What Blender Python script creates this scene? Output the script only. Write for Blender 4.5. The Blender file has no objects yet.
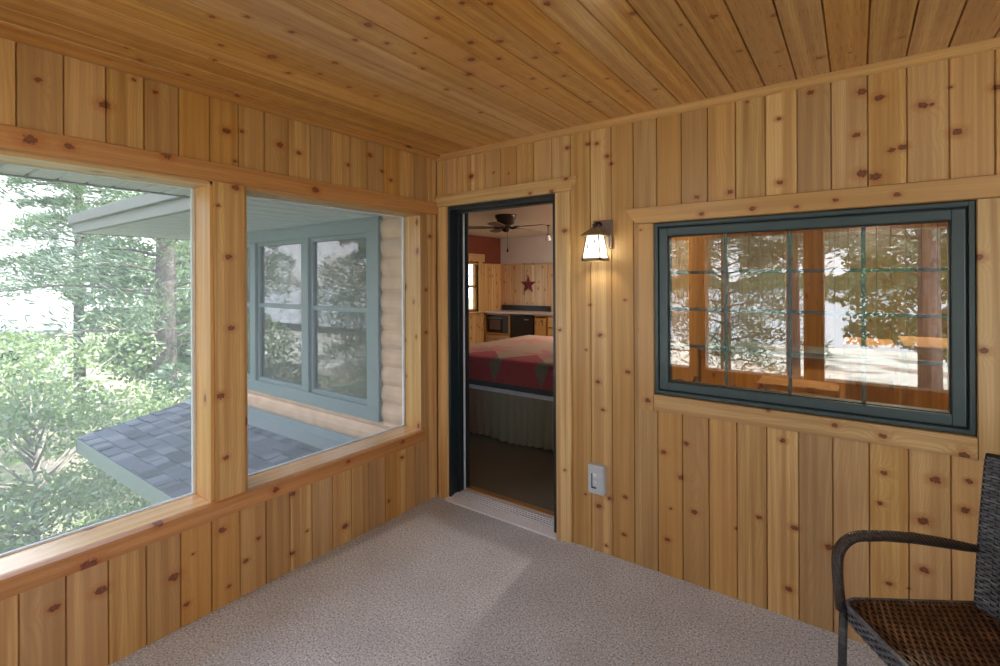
import bpy, bmesh, math, random
import numpy as np
from mathutils import Vector, Matrix
random.seed(7)
RNG = np.random.default_rng(11)
sc = bpy.context.scene
COL = sc.collection
PI = math.pi

# ------------------------------------------------------------------ camera
FPX = 489.0
YAW = math.radians(36.1)
ROLL = math.tan(math.radians(.27))
CAM = Vector((2.447, -2.584, 1.548))
fw = Vector((-math.sin(YAW), math.cos(YAW), 0)); rt = Vector((math.cos(YAW), math.sin(YAW), 0)); up = Vector((0, 0, 1))
cr = (rt - ROLL * up).normalized(); cu = cr.cross(fw)
cam = bpy.data.cameras.new('camera'); cam.sensor_width = 36; cam.lens = FPX / 1000 * 36
cam.shift_y = -0.0525; cam.clip_start = .05; cam.clip_end = 900
camo = bpy.data.objects.new('camera', cam); COL.objects.link(camo)
camo.matrix_world = Matrix(((cr.x, cu.x, -fw.x, CAM.x), (cr.y, cu.y, -fw.y, CAM.y), (cr.z, cu.z, -fw.z, CAM.z), (0, 0, 0, 1)))
if cu.z < 0: raise RuntimeError('camera')
sc.camera = camo

# ------------------------------------------------------------------ sky, sun, exposure
w = bpy.data.worlds.new('sky'); sc.world = w; w.use_nodes = True
nt = w.node_tree; nt.nodes.clear()
wo = nt.nodes.new('ShaderNodeOutputWorld'); bg = nt.nodes.new('ShaderNodeBackground')
tcw = nt.nodes.new('ShaderNodeTexCoord'); sx = nt.nodes.new('ShaderNodeSeparateXYZ')
rmp = nt.nodes.new('ShaderNodeValToRGB')
rmp.color_ramp.elements[0].position = 0.0; rmp.color_ramp.elements[0].color = (.93, .96, 1, 1)
rmp.color_ramp.elements[1].position = .8; rmp.color_ramp.elements[1].color = (.50, .66, .92, 1)
cn = nt.nodes.new('ShaderNodeTexNoise'); cn.inputs['Scale'].default_value = 3.0; cn.inputs['Detail'].default_value = 5
cm = nt.nodes.new('ShaderNodeMapRange'); cm.inputs[1].default_value = .45; cm.inputs[2].default_value = .65
mx = nt.nodes.new('ShaderNodeMix'); mx.data_type = 'RGBA'; mx.inputs[7].default_value = (1, 1, 1, 1)
L = nt.links.new
L(tcw.outputs['Generated'], sx.inputs[0]); L(sx.outputs[2], rmp.inputs[0]); L(tcw.outputs['Generated'], cn.inputs['Vector'])
L(cn.outputs[0], cm.inputs[0]); L(cm.outputs[0], mx.inputs[0]); L(rmp.outputs[0], mx.inputs[6]); L(mx.outputs[2], bg.inputs[0]); L(bg.outputs[0], wo.inputs[0])
bg.inputs[1].default_value = 1.0
sun = bpy.data.lights.new('sun', 'SUN'); sun.energy = 3.4; sun.angle = math.radians(1.2); sun.color = (1, .95, .86)
suno = bpy.data.objects.new('sun', sun); COL.objects.link(suno)
suno.rotation_euler = Vector((-.45, -.36, -.80)).to_track_quat('-Z', 'Y').to_euler()
sc.view_settings.view_transform = 'Standard'
try: sc.view_settings.look = 'None'
except Exception: pass
sc.view_settings.gamma = 1; sc.view_settings.use_curve_mapping = False
sc.view_settings.exposure = 2.36
try:
    c = sc.cycles
    c.max_bounces = 10; c.diffuse_bounces = 6; c.glossy_bounces = 4; c.transmission_bounces = 6; c.transparent_max_bounces = 16
    c.use_denoising = True; c.caustics_reflective = False; c.caustics_refractive = False; c.sample_clamp_indirect = 6
except Exception: pass

# ------------------------------------------------------------------ node helpers
class N:
    def __init__(s, name):
        s.m = bpy.data.materials.new(name); s.m.use_nodes = True; s.t = s.m.node_tree; s.t.nodes.clear()
        s.out = s.t.nodes.new('ShaderNodeOutputMaterial')
    def n(s, typ, **kw):
        x = s.t.nodes.new('ShaderNode' + typ)
        for k, v in kw.items(): setattr(x, k, v)
        return x
    def put(s, sock, v):
        if isinstance(v, bpy.types.NodeSocket): s.t.links.new(v, sock)
        elif v is not None:
            if isinstance(v, tuple) and len(v) == 3 and sock.type == 'RGBA': v = v + (1,)
            sock.default_value = v
    def math(s, op, a, b=None, c=None, clamp=False):
        x = s.n('Math', operation=op, use_clamp=clamp); s.put(x.inputs[0], a)
        if b is not None: s.put(x.inputs[1], b)
        if c is not None: s.put(x.inputs[2], c)
        return x.outputs[0]
    def rng(s, v, a, b, c=0., d=1., smooth=False):
        x = s.n('MapRange'); x.interpolation_type = 'SMOOTHSTEP' if smooth else 'LINEAR'
        for i, q in enumerate((v, a, b, c, d)): s.put(x.inputs[i], q)
        return x.outputs[0]
    def mix(s, f, a, b, blend='MIX'):
        x = s.n('Mix', data_type='RGBA', blend_type=blend); s.put(x.inputs[0], f); s.put(x.inputs[6], a); s.put(x.inputs[7], b)
        return x.outputs[2]
    def comb(s, x, y, z=0.):
        c = s.n('CombineXYZ'); s.put(c.inputs[0], x); s.put(c.inputs[1], y); s.put(c.inputs[2], z); return c.outputs[0]
    def sep(s, v):
        c = s.n('SeparateXYZ'); s.put(c.inputs[0], v); return c.outputs
    def noise(s, vec, scale, detail=2., rough=.5, dist=0.):
        x = s.n('TexNoise'); s.put(x.inputs['Vector'], vec); s.put(x.inputs['Scale'], scale); s.put(x.inputs['Detail'], float(detail))
        s.put(x.inputs['Roughness'], rough); s.put(x.inputs['Distortion'], dist); return x.outputs[0]
    def mapp(s, vec, loc=(0, 0, 0), scale=(1, 1, 1), rot=(0, 0, 0)):
        x = s.n('Mapping'); s.put(x.inputs[0], vec); s.put(x.inputs[1], loc); s.put(x.inputs[2], rot); s.put(x.inputs[3], scale); return x.outputs[0]
    def obj(s): return s.n('TexCoord').outputs['Object']
    def uv(s, name): return s.n('UVMap', uv_map=name).outputs[0]
    def bump(s, h, strength=.3, dist=.01):
        x = s.n('Bump'); s.put(x.inputs['Height'], h); s.put(x.inputs['Strength'], strength); s.put(x.inputs['Distance'], dist); return x.outputs[0]
    def bsdf(s, col, rough=.5, metal=0., normal=None, spec=.5, coat=0., emit=None, es=0., link=True, sheen=0., coat_rough=.1):
        b = s.n('BsdfPrincipled'); s.put(b.inputs['Base Color'], col); s.put(b.inputs['Roughness'], rough); s.put(b.inputs['Metallic'], metal)
        s.put(b.inputs['Specular IOR Level'], spec); s.put(b.inputs['Coat Weight'], coat); s.put(b.inputs['Coat Roughness'], coat_rough)
        if sheen: s.put(b.inputs['Sheen Weight'], sheen)
        if normal is not None: s.put(b.inputs['Normal'], normal)
        if emit is not None: s.put(b.inputs['Emission Color'], emit); s.put(b.inputs['Emission Strength'], es)
        if link: s.t.links.new(b.outputs[0], s.out.inputs[0])
        return b.outputs[0]
    def done(s, sh): s.t.links.new(sh, s.out.inputs[0]); return s.m
MATS = {}
def plain(name, col, rough=.5, metal=0., var=.08, scale=30., bump=0., coat=0., spec=.5):
    if name in MATS: return MATS[name]
    k = N(name); o = k.obj(); nz = k.noise(o, scale, 3)
    c = k.mix(k.rng(nz, .3, .7), tuple(x * (1 - var) for x in col), tuple(min(1, x * (1 + var)) for x in col))
    k.bsdf(c, rough, metal, k.bump(nz, bump, .004) if bump else None, spec, coat)
    MATS[name] = k.m; return k.m

def pine(name, knots=None, axes=(0, 2), tint=(1, 1, 1), kd=.45, rough=.36, coat=.25, dark=1.0, var=1.0):
    """sealed knotty pine; UV 'grain' = (across, along) in metres, UV 'tone' = two random numbers per board"""
    k = N(name); g = k.sep(k.uv('grain')); r = k.sep(k.uv('tone')); u, v = g[0], g[1]; r1, r2 = r[0], r[1]
    # knots: distance d is 1 at the knot's rim
    if knots:
        o = k.obj(); d = None
        for (a, b, s_) in knots:
            rad = .0098 * s_
            sc3 = [0., 0., 0.]; loc = [0., 0., 0.]
            al = (a, b)
            for i, ax in enumerate(axes): sc3[ax] = 1 / (rad * (1.35 if i == 0 and axes != (0, 1) else 1.0)); loc[ax] = -al[i] * sc3[ax]
            q = k.n('VectorMath', operation='LENGTH'); k.put(q.inputs[0], k.mapp(o, tuple(loc), tuple(sc3)))
            d = q.outputs['Value'] if d is None else k.math('MINIMUM', d, q.outputs['Value'])
        # ragged rims
        d = k.math('ADD', d, k.rng(k.noise(o, 90., 2), .3, .7, -.35, .35))
    else:
        vo = k.n('TexVoronoi', voronoi_dimensions='2D', feature='F1')
        k.put(vo.inputs['Vector'], k.comb(k.math('MULTIPLY', u, 7.5), k.math('MULTIPLY', v, 4.2))); k.put(vo.inputs['Scale'], 1.0)
        cs = k.sep(vo.outputs['Color'])
        rad = k.rng(cs[1], 0, 1, .04, .10)
        d = k.math('DIVIDE', vo.outputs['Distance'], rad)
        d = k.math('ADD', d, k.math('MULTIPLY', k.math('GREATER_THAN', cs[0], kd), 30.))
        d = k.math('ADD', d, k.rng(k.noise(k.comb(u, v), 90., 2), .3, .7, -.3, .3))
    near = k.math('EXPONENT', k.math('MULTIPLY', k.math('MULTIPLY', d, d), -.10))
    # growth rings: nearly straight lines bent by slow noise and around knots
    slow = k.noise(k.comb(k.math('MULTIPLY', u, 5.), k.math('MULTIPLY', v, .9)), 1., 2, .5)
    arch = k.math('MULTIPLY', k.math('MULTIPLY', u, u), 0.)
    ring = k.math('ADD', k.math('MULTIPLY', u, 75.), k.math('MULTIPLY', slow, k.rng(r2, 0, 1, 5., 17.)))
    ring = k.math('ADD', ring, k.math('MULTIPLY', near, 2.4))
    late = k.math('POWER', k.math('ADD', k.math('MULTIPLY', k.math('SINE', k.math('MULTIPLY', ring, 6.283)), .5), .5), 2.2)
    band = k.noise(k.comb(k.math('MULTIPLY', u, 28.), k.math('MULTIPLY', v, .6)), 1., 3, .6)
    fib = k.noise(k.comb(k.math('MULTIPLY', u, 420.), k.math('MULTIPLY', v, 9.)), 1., 2)
    T = lambda c: tuple(a * b * dark for a, b in zip(c, tint))
    base = k.mix(r1, T((.72, .475, .20)), T((.58, .31, .11)))
    base = k.mix(k.rng(band, .38, .62), base, T((.46, .245, .085)))
    base = k.mix(k.math('MULTIPLY', late, k.rng(r2, 0, 1, .26, .58)), base, T((.50, .255, .085)))
    base = k.mix(k.math('MULTIPLY', k.rng(fib, .45, .75), .22), base, T((.47, .25, .09)))
    br = k.rng(k.math('FRACT', k.math('MULTIPLY', r1, 7.31)), 0, 1, 1 - .18 * var, 1 + .12 * var)
    hs = k.n('HueSaturation'); k.put(hs.inputs['Color'], base); k.put(hs.inputs['Value'], br); k.put(hs.inputs['Saturation'], k.rng(k.math('FRACT', k.math('MULTIPLY', r2, 5.7)), 0, 1, 1 - .1 * var, 1 + .06 * var))
    base = hs.outputs[0]
    base = k.mix(k.math('MULTIPLY', k.rng(d, 3.2, .9, 0, 1, True), .55), base, T((.42, .145, .04)))
    base = k.mix(k.rng(d, 1.25, .75, 0, .92, True), base, T((.14, .038, .015)))
    base = k.mix(k.rng(d, .55, .25, 0, .6, True), base, T((.26, .09, .03)))
    h = k.math('SUBTRACT', k.math('MULTIPLY', late, -.4), k.math('MULTIPLY', k.rng(d, 1.2, .6), .6))
    k.bsdf(base, k.rng(fib, .3, .7, rough - .05, rough + .06), 0, k.bump(h, .12, .0015), .45, coat, coat_rough=.22)
    MATS[name] = k.m; return k.m

# ------------------------------------------------------------------ object helpers
def tag(o, label=None, cat=None, group=None, kind=None):
    if label: o['label'] = label
    if cat: o['category'] = cat
    if group: o['group'] = group
    if kind: o['kind'] = kind
    return o
def empty(name, loc=(0, 0, 0), rz=0., label=None, cat=None, group=None, kind=None):
    o = bpy.data.objects.new(name, None); COL.objects.link(o); o.location = loc; o.rotation_euler = (0, 0, rz); o.empty_display_size = .1
    return tag(o, label, cat, group, kind)
def link(name, me, mats, parent=None):
    o = bpy.data.objects.new(name, me); COL.objects.link(o)
    for m in (mats if isinstance(mats, (list, tuple)) else [mats]):
        me.materials.append(m)
    if parent is not None: o.parent = parent
    return o
def world_child(o, parent):
    """geometry was written in world coordinates: keep it there under a placed parent"""
    bpy.context.view_layer.update()
    o.parent = parent; o.matrix_parent_inverse = parent.matrix_world.inverted(); return o

class Wood:
    """boards with their own grain coordinates; every board is an island of one mesh"""
    def __init__(s): s.v = []; s.f = []; s.g = []; s.t = []; s.bc = []
    def board(s, o, a, l, n, w, ln, th, g0=.004, g1=.004, bev=False, tone=None, end=.0, ca=(0, 0), cb=(0, 0)):
        """o: back corner; a across (w), l along (ln), n outward (th); g0/g1 edge chamfers; ca/cb: slanted ends (shift along l at start/finish for across=0 and w)"""
        o, a, l, n = map(Vector, (o, a, l, n))
        gd = min(th * .6, 2.8 * max(g0, g1))
        pr = [(0, 0), (0, th - gd), (g0, th), (w - g1, th), (w, th - gd), (w, 0)]
        if g0 == 0: pr.pop(1)
        if g1 == 0: pr = [p for p in pr if p != (w, th - gd)]
        pp = []
        for p in pr:
            if p not in pp: pp.append(p)
        pr = pp; m = len(pr); b0 = len(s.v)
        if tone is None: tone = (random.random(), random.random())
        ou, ov = random.uniform(0, 50), random.uniform(0, 50)
        for e in (0, 1):
            for (x, y) in pr:
                k = x / w if w else 0
                sh = (ca[0] * (1 - k) + ca[1] * k) if e == 0 else (cb[0] * (1 - k) + cb[1] * k)
                s.v.append(tuple(o + a * x + n * y + l * (ln * e + sh)))
        cen = o + a * w / 2 + l * ln / 2; s.bc += [cen] * (m + 2)
        flip = a.cross(n).dot(l) < 0
        per = 0
        for i in range(m):
            j = (i + 1) % m
            q = [b0 + i, b0 + j, b0 + m + j, b0 + m + i]
            (x0, y0), (x1, y1) = pr[i], pr[j]
            d = math.hypot(x1 - x0, y1 - y0)
            if y0 == y1 and y0 > 0: U0, U1 = x0, x1
            else: U0, U1 = x0 + (th - y0), x0 + (th - y0) + d
            uv = [(ou + U0, ov), (ou + U1, ov), (ou + U1, ov + ln), (ou + U0, ov + ln)]
            if not flip: q = q[::-1]; uv = uv[::-1]
            s.f.append(q); s.g.append(uv)
            s.t.append(tone)
        for e in (0, 1):
            q = [b0 + m * e + i for i in range(m)]; uv = [(ou + x * 1.0, ov + y) for (x, y) in pr]
            if (e == 1) == flip: q = q[::-1]; uv = uv[::-1]
            s.f.append(q); s.g.append(uv); s.t.append(tone)
    def build(s, name, mat, parent=None, world=False, split=None):
        me = bpy.data.meshes.new(name); me.from_pydata(s.v, [], s.f)
        if split:   # (axis, bounds): which of several pine materials a board takes, by where the board lies
            for p in me.polygons:
                c_ = s.bc[p.index][split[0]]; p.material_index = sum(c_ > q for q in split[1])
        gl = me.uv_layers.new(name='grain'); tl = me.uv_layers.new(name='tone')
        ga = np.array([c for f in s.g for c in f], dtype=np.float32).ravel()
        ta = np.array([s.t[i] for i, f in enumerate(s.f) for _ in f], dtype=np.float32).ravel()
        gl.data.foreach_set('uv', ga); tl.data.foreach_set('uv', ta)
        bm = bmesh.new(); bm.from_mesh(me); bmesh.ops.recalc_face_normals(bm, faces=bm.faces); bm.to_mesh(me); bm.free()
        o = link(name, me, mat, None)
        if parent is not None:
            if world: world_child(o, parent)
            else: o.parent = parent
        return o
    def wbox(s, c0, c1, along, ch=.003, tone=None):
        """box between corners with grain along axis 0/1/2, chamfered on its outward side is not needed"""
        d = [c1[i] - c0[i] for i in range(3)]
        ax = [i for i in range(3) if i != along]
        A = [0, 0, 0]; A[ax[0]] = 1; Nn = [0, 0, 0]; Nn[ax[1]] = 1; Lg = [0, 0, 0]; Lg[along] = 1
        s.board(c0, A, Lg, Nn, d[ax[0]], d[along], d[ax[1]], ch, ch, tone=tone)
        return s

class B:
    def __init__(s): s.bm = bmesh.new()
    def box(s, c0, c1, bev=0., seg=2, rot=None, mi=0):
        r = bmesh.ops.create_cube(s.bm, size=1.0); vs = r['verts']
        c = [(a + b) / 2 for a, b in zip(c0, c1)]; d = [abs(b - a) for a, b in zip(c0, c1)]
        for v in vs: v.co = Vector((v.co.x * d[0] + c[0], v.co.y * d[1] + c[1], v.co.z * d[2] + c[2]))
        fs = list({f for v in vs for f in v.link_faces})
        for f in fs: f.material_index = mi
        if bev:
            es = list({e for v in vs for e in v.link_edges})
            r2 = bmesh.ops.bevel(s.bm, geom=es, offset=min(bev, min(d) * .49), segments=seg, affect='EDGES', profile=.5)
            for f in r2['faces']: f.material_index = mi
            vs = list({v for f in r2['faces'] for v in f.verts} | {v for v in vs if v.is_valid})
        if rot is not None:
            for v in vs: v.co = rot @ v.co
        return s
    def quad(s, pts, mi=0):
        f = s.bm.faces.new([s.bm.verts.new(p) for p in pts]); f.material_index = mi; return f
    def prism(s, pts, vec, mi=0):
        a = [s.bm.verts.new(p) for p in pts]; b = [s.bm.verts.new(Vector(p) + Vector(vec)) for p in pts]; n = len(a)
        fs = [s.bm.faces.new(a[::-1]), s.bm.faces.new(b)] + [s.bm.faces.new((a[i], a[(i + 1) % n], b[(i + 1) % n], b[i])) for i in range(n)]
        for f in fs: f.material_index = mi
        return s
    def lathe(s, prof, c=(0, 0, 0), seg=24, axis=(0, 0, 1), mi=0):
        q = Vector((0, 0, 1)).rotation_difference(Vector(axis)); rings = []
        for (r, z) in prof:
            if r < 1e-6: rings.append([s.bm.verts.new(q @ Vector((0, 0, z)) + Vector(c))])
            else: rings.append([s.bm.verts.new(q @ Vector((r * math.cos(2 * PI * i / seg), r * math.sin(2 * PI * i / seg), z)) + Vector(c)) for i in range(seg)])
        for a, b in zip(rings, rings[1:]):
            for i in range(seg):
                j = (i + 1) % seg
                if len(a) == 1 and len(b) == 1: continue
                if len(a) == 1: f = (a[0], b[j], b[i])
                elif len(b) == 1: f = (a[i], a[j], b[0])
                else: f = (a[i], a[j], b[j], b[i])
                try: ff = s.bm.faces.new(f); ff.material_index = mi; ff.smooth = True
                except ValueError: pass
        if len(rings[0]) > 1: s.bm.faces.new(rings[0][::-1]).material_index = mi
        if len(rings[-1]) > 1: s.bm.faces.new(rings[-1]).material_index = mi
        return s
    def tube(s, pts, r, seg=10, mi=0, cap=True):
        pts = [Vector(p) for p in pts]; n = len(pts); rs = r if isinstance(r, (list, tuple)) else [r] * n
        t0 = (pts[1] - pts[0]).normalized(); nv = t0.orthogonal().normalized(); rings = []
        for i, p in enumerate(pts):
            t = (pts[min(i + 1, n - 1)] - pts[max(i - 1, 0)]).normalized()
            nv = (nv - t * nv.dot(t)).normalized(); bv = t.cross(nv)
            rings.append([s.bm.verts.new(p + (nv * math.cos(2 * PI * k / seg) + bv * math.sin(2 * PI * k / seg)) * rs[i]) for k in range(seg)])
        for a, b in zip(rings, rings[1:]):
            for k in range(seg):
                f = s.bm.faces.new((a[k], a[(k + 1) % seg], b[(k + 1) % seg], b[k])); f.smooth = True; f.material_index = mi
        if cap: s.bm.faces.new(rings[0][::-1]).material_index = mi; s.bm.faces.new(rings[-1]).material_index = mi
        return s
    def build(s, name, mat, parent=None, smooth=False, world=False):
        bmesh.ops.recalc_face_normals(s.bm, faces=s.bm.faces)
        me = bpy.data.meshes.new(name); s.bm.to_mesh(me); s.bm.free()
        if smooth:
            for p in me.polygons: p.use_smooth = True
        o = link(name, me, mat, None)
        if parent is not None:
            if world: world_child(o, parent)
            else: o.parent = parent
        return o
def copy_tree(o, parent=None):
    c_ = o.copy(); COL.objects.link(c_)
    if parent is not None: c_.parent = parent
    for ch in list(o.children): copy_tree(ch, c_)
    return c_
def arc(c, r, a0, a1, n, ax1, ax2):
    c, ax1, ax2 = Vector(c), Vector(ax1), Vector(ax2)
    return [c + ax1 * (r * math.cos(a0 + (a1 - a0) * i / n)) + ax2 * (r * math.sin(a0 + (a1 - a0) * i / n)) for i in range(n + 1)]
K_BACK=[(2.028,2.394,0.5),(2.283,2.381,1),(2.159,2.289,0.8),(2.162,1.994,1),(2.469,2.342,1.3),(2.448,2.161,1),(2.527,2.304,1.2),(2.468,1.995,1.5),(2.513,1.976,1.5),(2.566,2.078,0.9),(2.601,2.085,1.1),(2.664,2.243,1.2),(2.69,2.24,0.6),(2.764,2.116,1.3),(2.876,2.265,1),(1.951,1.973,1),(2.747,2.296,0.5),(0.323,2.259,1.5),(1.062,2.334,1),(1.194,2.334,1),(1.251,2.328,0.9),(0.515,2.26,0.6),(1.314,2.246,1),(1.338,2.2,0.8),(0.636,2.238,0.5),(1.796,1.965,0.9),(1.411,0.35,1),(1.403,0.14,1),(1.623,0.641,1.1),(1.712,0.528,1.1),(1.659,0.354,0.6),(1.641,0.186,1),(1.74,0.708,1),(1.776,0.368,1.1),(2.071,0.423,0.9),(2.215,0.416,1.1),(1.972,0.341,0.6),(2.191,0.128,1.1),(1.255,0.258,1.1),(2.344,0.369,1.2),(2.17,0.805,0.9),(1.319,0.318,0.9),(1.17,0.305,0.6),(1.299,0.046,0.7),(2.536,0.739,0.9),(2.697,0.748,1.3),(2.795,0.766,0.8),(2.782,0.651,1.1),(2.659,0.575,1.4),(2.523,0.609,0.7),(2.662,0.379,1.1),(2.551,0.284,0.8),(2.614,0.286,0.4),(1.266,1.235,1),(1.252,0.966,1),(1.43,1.042,1),(1.504,1.277,0.8),(1.282,0.811,0.8),(1.415,1.437,0.7),(1.204,1.404,0.7),(1.178,1.143,0.6)]
K_LEFT=[(-2.127,2.299,0.8),(-1.928,2.264,1.5),(-1.752,2.37,0.8),(-1.455,2.275,1.4),(-1.383,2.291,0.8),(-1.418,2.136,0.7),(-1.186,2.265,1.4),(-1.079,2.247,1),(-0.761,2.242,0.9),(-0.597,2.333,1.3),(-0.502,2.25,1),(-0.429,2.205,1),(-1.829,2.397,0.6),(-1.946,0.316,1.5),(-1.687,0.241,1.6),(-1.484,0.365,1.3),(-1.61,0.309,0.5),(-1.638,0.094,0.9),(-1.455,0.081,0.7),(-2.088,0.322,1.2),(-1.374,0.166,1),(-1.31,0.251,0.9),(-1.122,0.409,1.1),(-1.127,0.092,1.1),(-0.792,0.1,1.4),(-1.039,0.176,0.6),(-0.459,0.126,0.9),(-0.341,0.373,1),(0.018,0.738,1),(0.058,0.484,0.9),(0.049,0.161,0.7),(-0.07,1.863,1.2),(-0.112,1.484,1.1),(-0.114,1.184,1.1)]
K_CEIL=[(1.421,-1.377,1),(1.491,-1.321,1),(1.295,-1.358,1),(1.165,-1.282,0.6),(1.275,-1.158,1.2),(1.369,-1.099,1.3),(1.187,-1.048,1.6),(1.281,-0.985,1),(1.404,-0.907,1),(1.043,-1.224,0.7),(1.088,-0.942,1.5),(1.287,-0.738,1),(1.411,-0.681,1),(1.278,-0.604,0.8),(1.128,-0.752,1),(0.994,-0.817,1),(1.537,-0.954,0.7),(1.494,-0.895,1.2),(1.362,-0.325,1.2),(1.64,-1.21,1.2),(1.841,-0.988,1.2),(1.95,-0.815,0.7),(0.828,-0.533,1),(0.897,-0.876,1),(0.972,-1.103,1),(1.553,-0.54,0.8),(1.574,-0.347,0.9),(1.684,-0.288,1),(2.056,-0.805,1.2),(2.077,-0.476,1.2),(2.227,-0.69,1.3),(2.198,-0.377,0.8),(2.189,-0.225,0.6),(2.331,-0.216,1.2),(2.43,-0.198,0.6),(2.585,-0.232,1.1),(1.069,-1.471,1.6),(1.02,-1.342,1),(0.688,-1.819,1),(0.783,-1.748,1),(0.808,-1.603,1.1),(0.503,-1.707,1.1),(0.565,-1.541,1.9),(0.475,-1.416,1.2),(0.575,-1.331,1),(0.721,-1.358,1.1),(0.555,-1.166,1.1),(0.568,-1.021,1),(0.944,-1.429,1),(0.111,-1.667,1.1),(0.021,-1.889,1),(0.113,-1.843,1.1),(0.351,-1.665,1),(0.19,-1.912,0.7),(0.05,-1.472,1.2),(0.042,-1.209,1)]
K_TB=[(1.824,1.874,1),(2.053,1.881,1),(2.231,1.873,0.8),(2.58,1.89,0.9),(2.375,1.888,0.8),(2.82,1.627,1.1),(2.832,1.274,1.1),(2.369,0.914,0.8),(2.531,0.896,1),(1.548,0.905,1.1),(2.112,0.94,0.8),(2.778,0.868,1.2),(1.065,2.148,1.2),(0.968,2.083,1),(0.815,2.087,0.9),(1.165,2.145,1.3),(1.052,1.84,1.2),(0.152,2.17,1.4),(1.045,0.422,0.6),(1.512,1.816,0.5),(1.015,1.251,0.8)]
K_TL=[(-2.152,2.068,1.6),(-2.046,2.067,1.1),(-1.717,2.101,1.5),(-0.993,2.056,1.5),(-1.991,0.444,2.2),(-1.755,0.514,1.3),(-1.235,0.478,1.2),(-0.79,0.489,1.1),(-0.363,0.491,1),(-1.421,2.006,1.3),(-1.501,1.909,0.7),(-1.472,0.708,1),(-1.454,1.667,1.2),(-1.444,1.325,1.2),(-1.494,1.008,1.4)]

# ------------------------------------------------------------------ materials
def pines(name, K, i, axes, bounds, **kw):
    e = [-99] + list(bounds) + [99]
    return [pine('%s_%s' % (name, 'abcdef'[j]), [q for q in K if a < q[i] <= b_], axes, **kw) for j, (a, b_) in enumerate(zip(e, e[1:]))]
BB = [1.0815 + .1278 * i for i in (3, 7, 11)]; CB = [.715 + .1265 * i for i in (1, 6, 12)]
M_BACK = pines('pine_back_wall', K_BACK, 0, (0, 2), BB)
M_LEFT = pine('pine_left_wall', K_LEFT, (1, 2), tint=(.92, .86, .78))
M_CEIL = pines('pine_ceiling', K_CEIL, 0, (0, 1), CB, tint=(1, .89, .76), rough=.3, coat=.4)
M_TB = pine('pine_back_trim', K_TB, (0, 2), var=.5, tint=(1.06, 1.12, 1.25))
M_TL = pine('pine_left_trim', K_TL, (1, 2), tint=(.93, .74, .62), var=.4, rough=.3, coat=.4)
M_POST = pine('pine_post', K_TL, (1, 2), var=.3)
M_PINE = pine('pine_general', None, kd=.5)
M_PINEO = pine('pine_orange', None, kd=.4, tint=(.93, .76, .52), dark=.88)
M_PALE = pine('pine_pale_wainscot', None, kd=.5, tint=(1.12, 1.3, 1.9), var=.5)
GREEN = plain('green_frame_paint', (.045, .075, .088), .35, var=.05, coat=.15)
DKGREEN = plain('dark_gasket', (.006, .010, .013), .6)
TEAL = plain('grey_green_exterior_paint', (.155, .20, .21), .5, var=.06)
ALU = plain('aluminium_threshold', (.80, .80, .88), .45, .25, var=.06, scale=60)
WHITEP = plain('white_metal_soffit', (.66, .70, .74), .45, var=.03)
FASCIA = plain('grey_metal_fascia', (.22, .225, .22), .45, var=.04)
BLACK = plain('black_plastic', (.012, .012, .014), .25)
DKBRONZE = plain('oil_rubbed_bronze', (.045, .032, .028), .35, .7)
RUST = plain('rust_wall_paint', (.17, .038, .015), .8, scale=5)
OFFW = plain('pale_grey_wall_paint', (.62, .54, .50), .85, scale=4, var=.04)
CEILW = plain('bedroom_ceiling_paint', (.70, .62, .55), .9, scale=40, var=.04, bump=.3)

def carpet(name, c1, c2, c3, sc_=260.):
    k = N(name); o = k.obj()
    a = k.noise(o, sc_, 3, .7); b = k.noise(o, sc_ * .42, 2); c_ = k.noise(o, 3.2, 3)
    col = k.mix(k.rng(a, .36, .64), c1, c2); col = k.mix(k.rng(b, .45, .7, 0, .6), col, c3)
    col = k.mix(k.rng(c_, .35, .7, 0, .22), col, c1)
    k.bsdf(col, .95, 0, k.bump(k.math('ADD', a, k.math('MULTIPLY', b, .8)), .55, .006), .1, sheen=.2)
    return k.m
M_CARPET = carpet('porch_carpet', (.22, .22, .25), (.84, .84, .94), (.62, .62, .69), 110.)
k = N('bedroom_carpet'); o = k.obj(); s_ = k.sep(o)
wv = k.math('SINE', k.math('MULTIPLY', k.math('ADD', s_[0], k.math('MULTIPLY', s_[1], 1.0)), 150.)); wv2 = k.math('SINE', k.math('MULTIPLY', k.math('SUBTRACT', s_[0], s_[1]), 150.))
cc = k.mix(k.rng(k.math('MULTIPLY', wv, wv2), -.4, .6), (.14, .125, .105), (.30, .275, .235)); k.bsdf(cc, .95, 0, None, .1); M_BCARPET = k.m

def glass(name, refl=.16, tint=(.93, .96, .96), rough=0.0):
    k = N(name); fr = k.n('Fresnel'); k.put(fr.inputs[0], 1.55)
    f = k.math('ADD', k.math('MULTIPLY', fr.outputs[0], 1.5), refl * .5, clamp=True); f = k.math('MULTIPLY', f, k.math('SUBTRACT', 1., k.n('NewGeometry').outputs['Backfacing']))
    t = k.n('BsdfTransparent'); k.put(t.inputs[0], tint); g = k.n('BsdfGlossy'); k.put(g.inputs['Roughness'], rough); k.put(g.inputs['Color'], (1, 1, 1))
    m = k.n('MixShader'); k.put(m.inputs[0], f); k.put(m.inputs[1], t.outputs[0]); k.put(m.inputs[2], g.outputs[0]); return k.done(m.outputs[0])
M_GLASS = glass('window_glass', .22)
M_EXTGLASS = glass('exterior_window_glass', .0, (.4, .45, .45))
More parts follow.
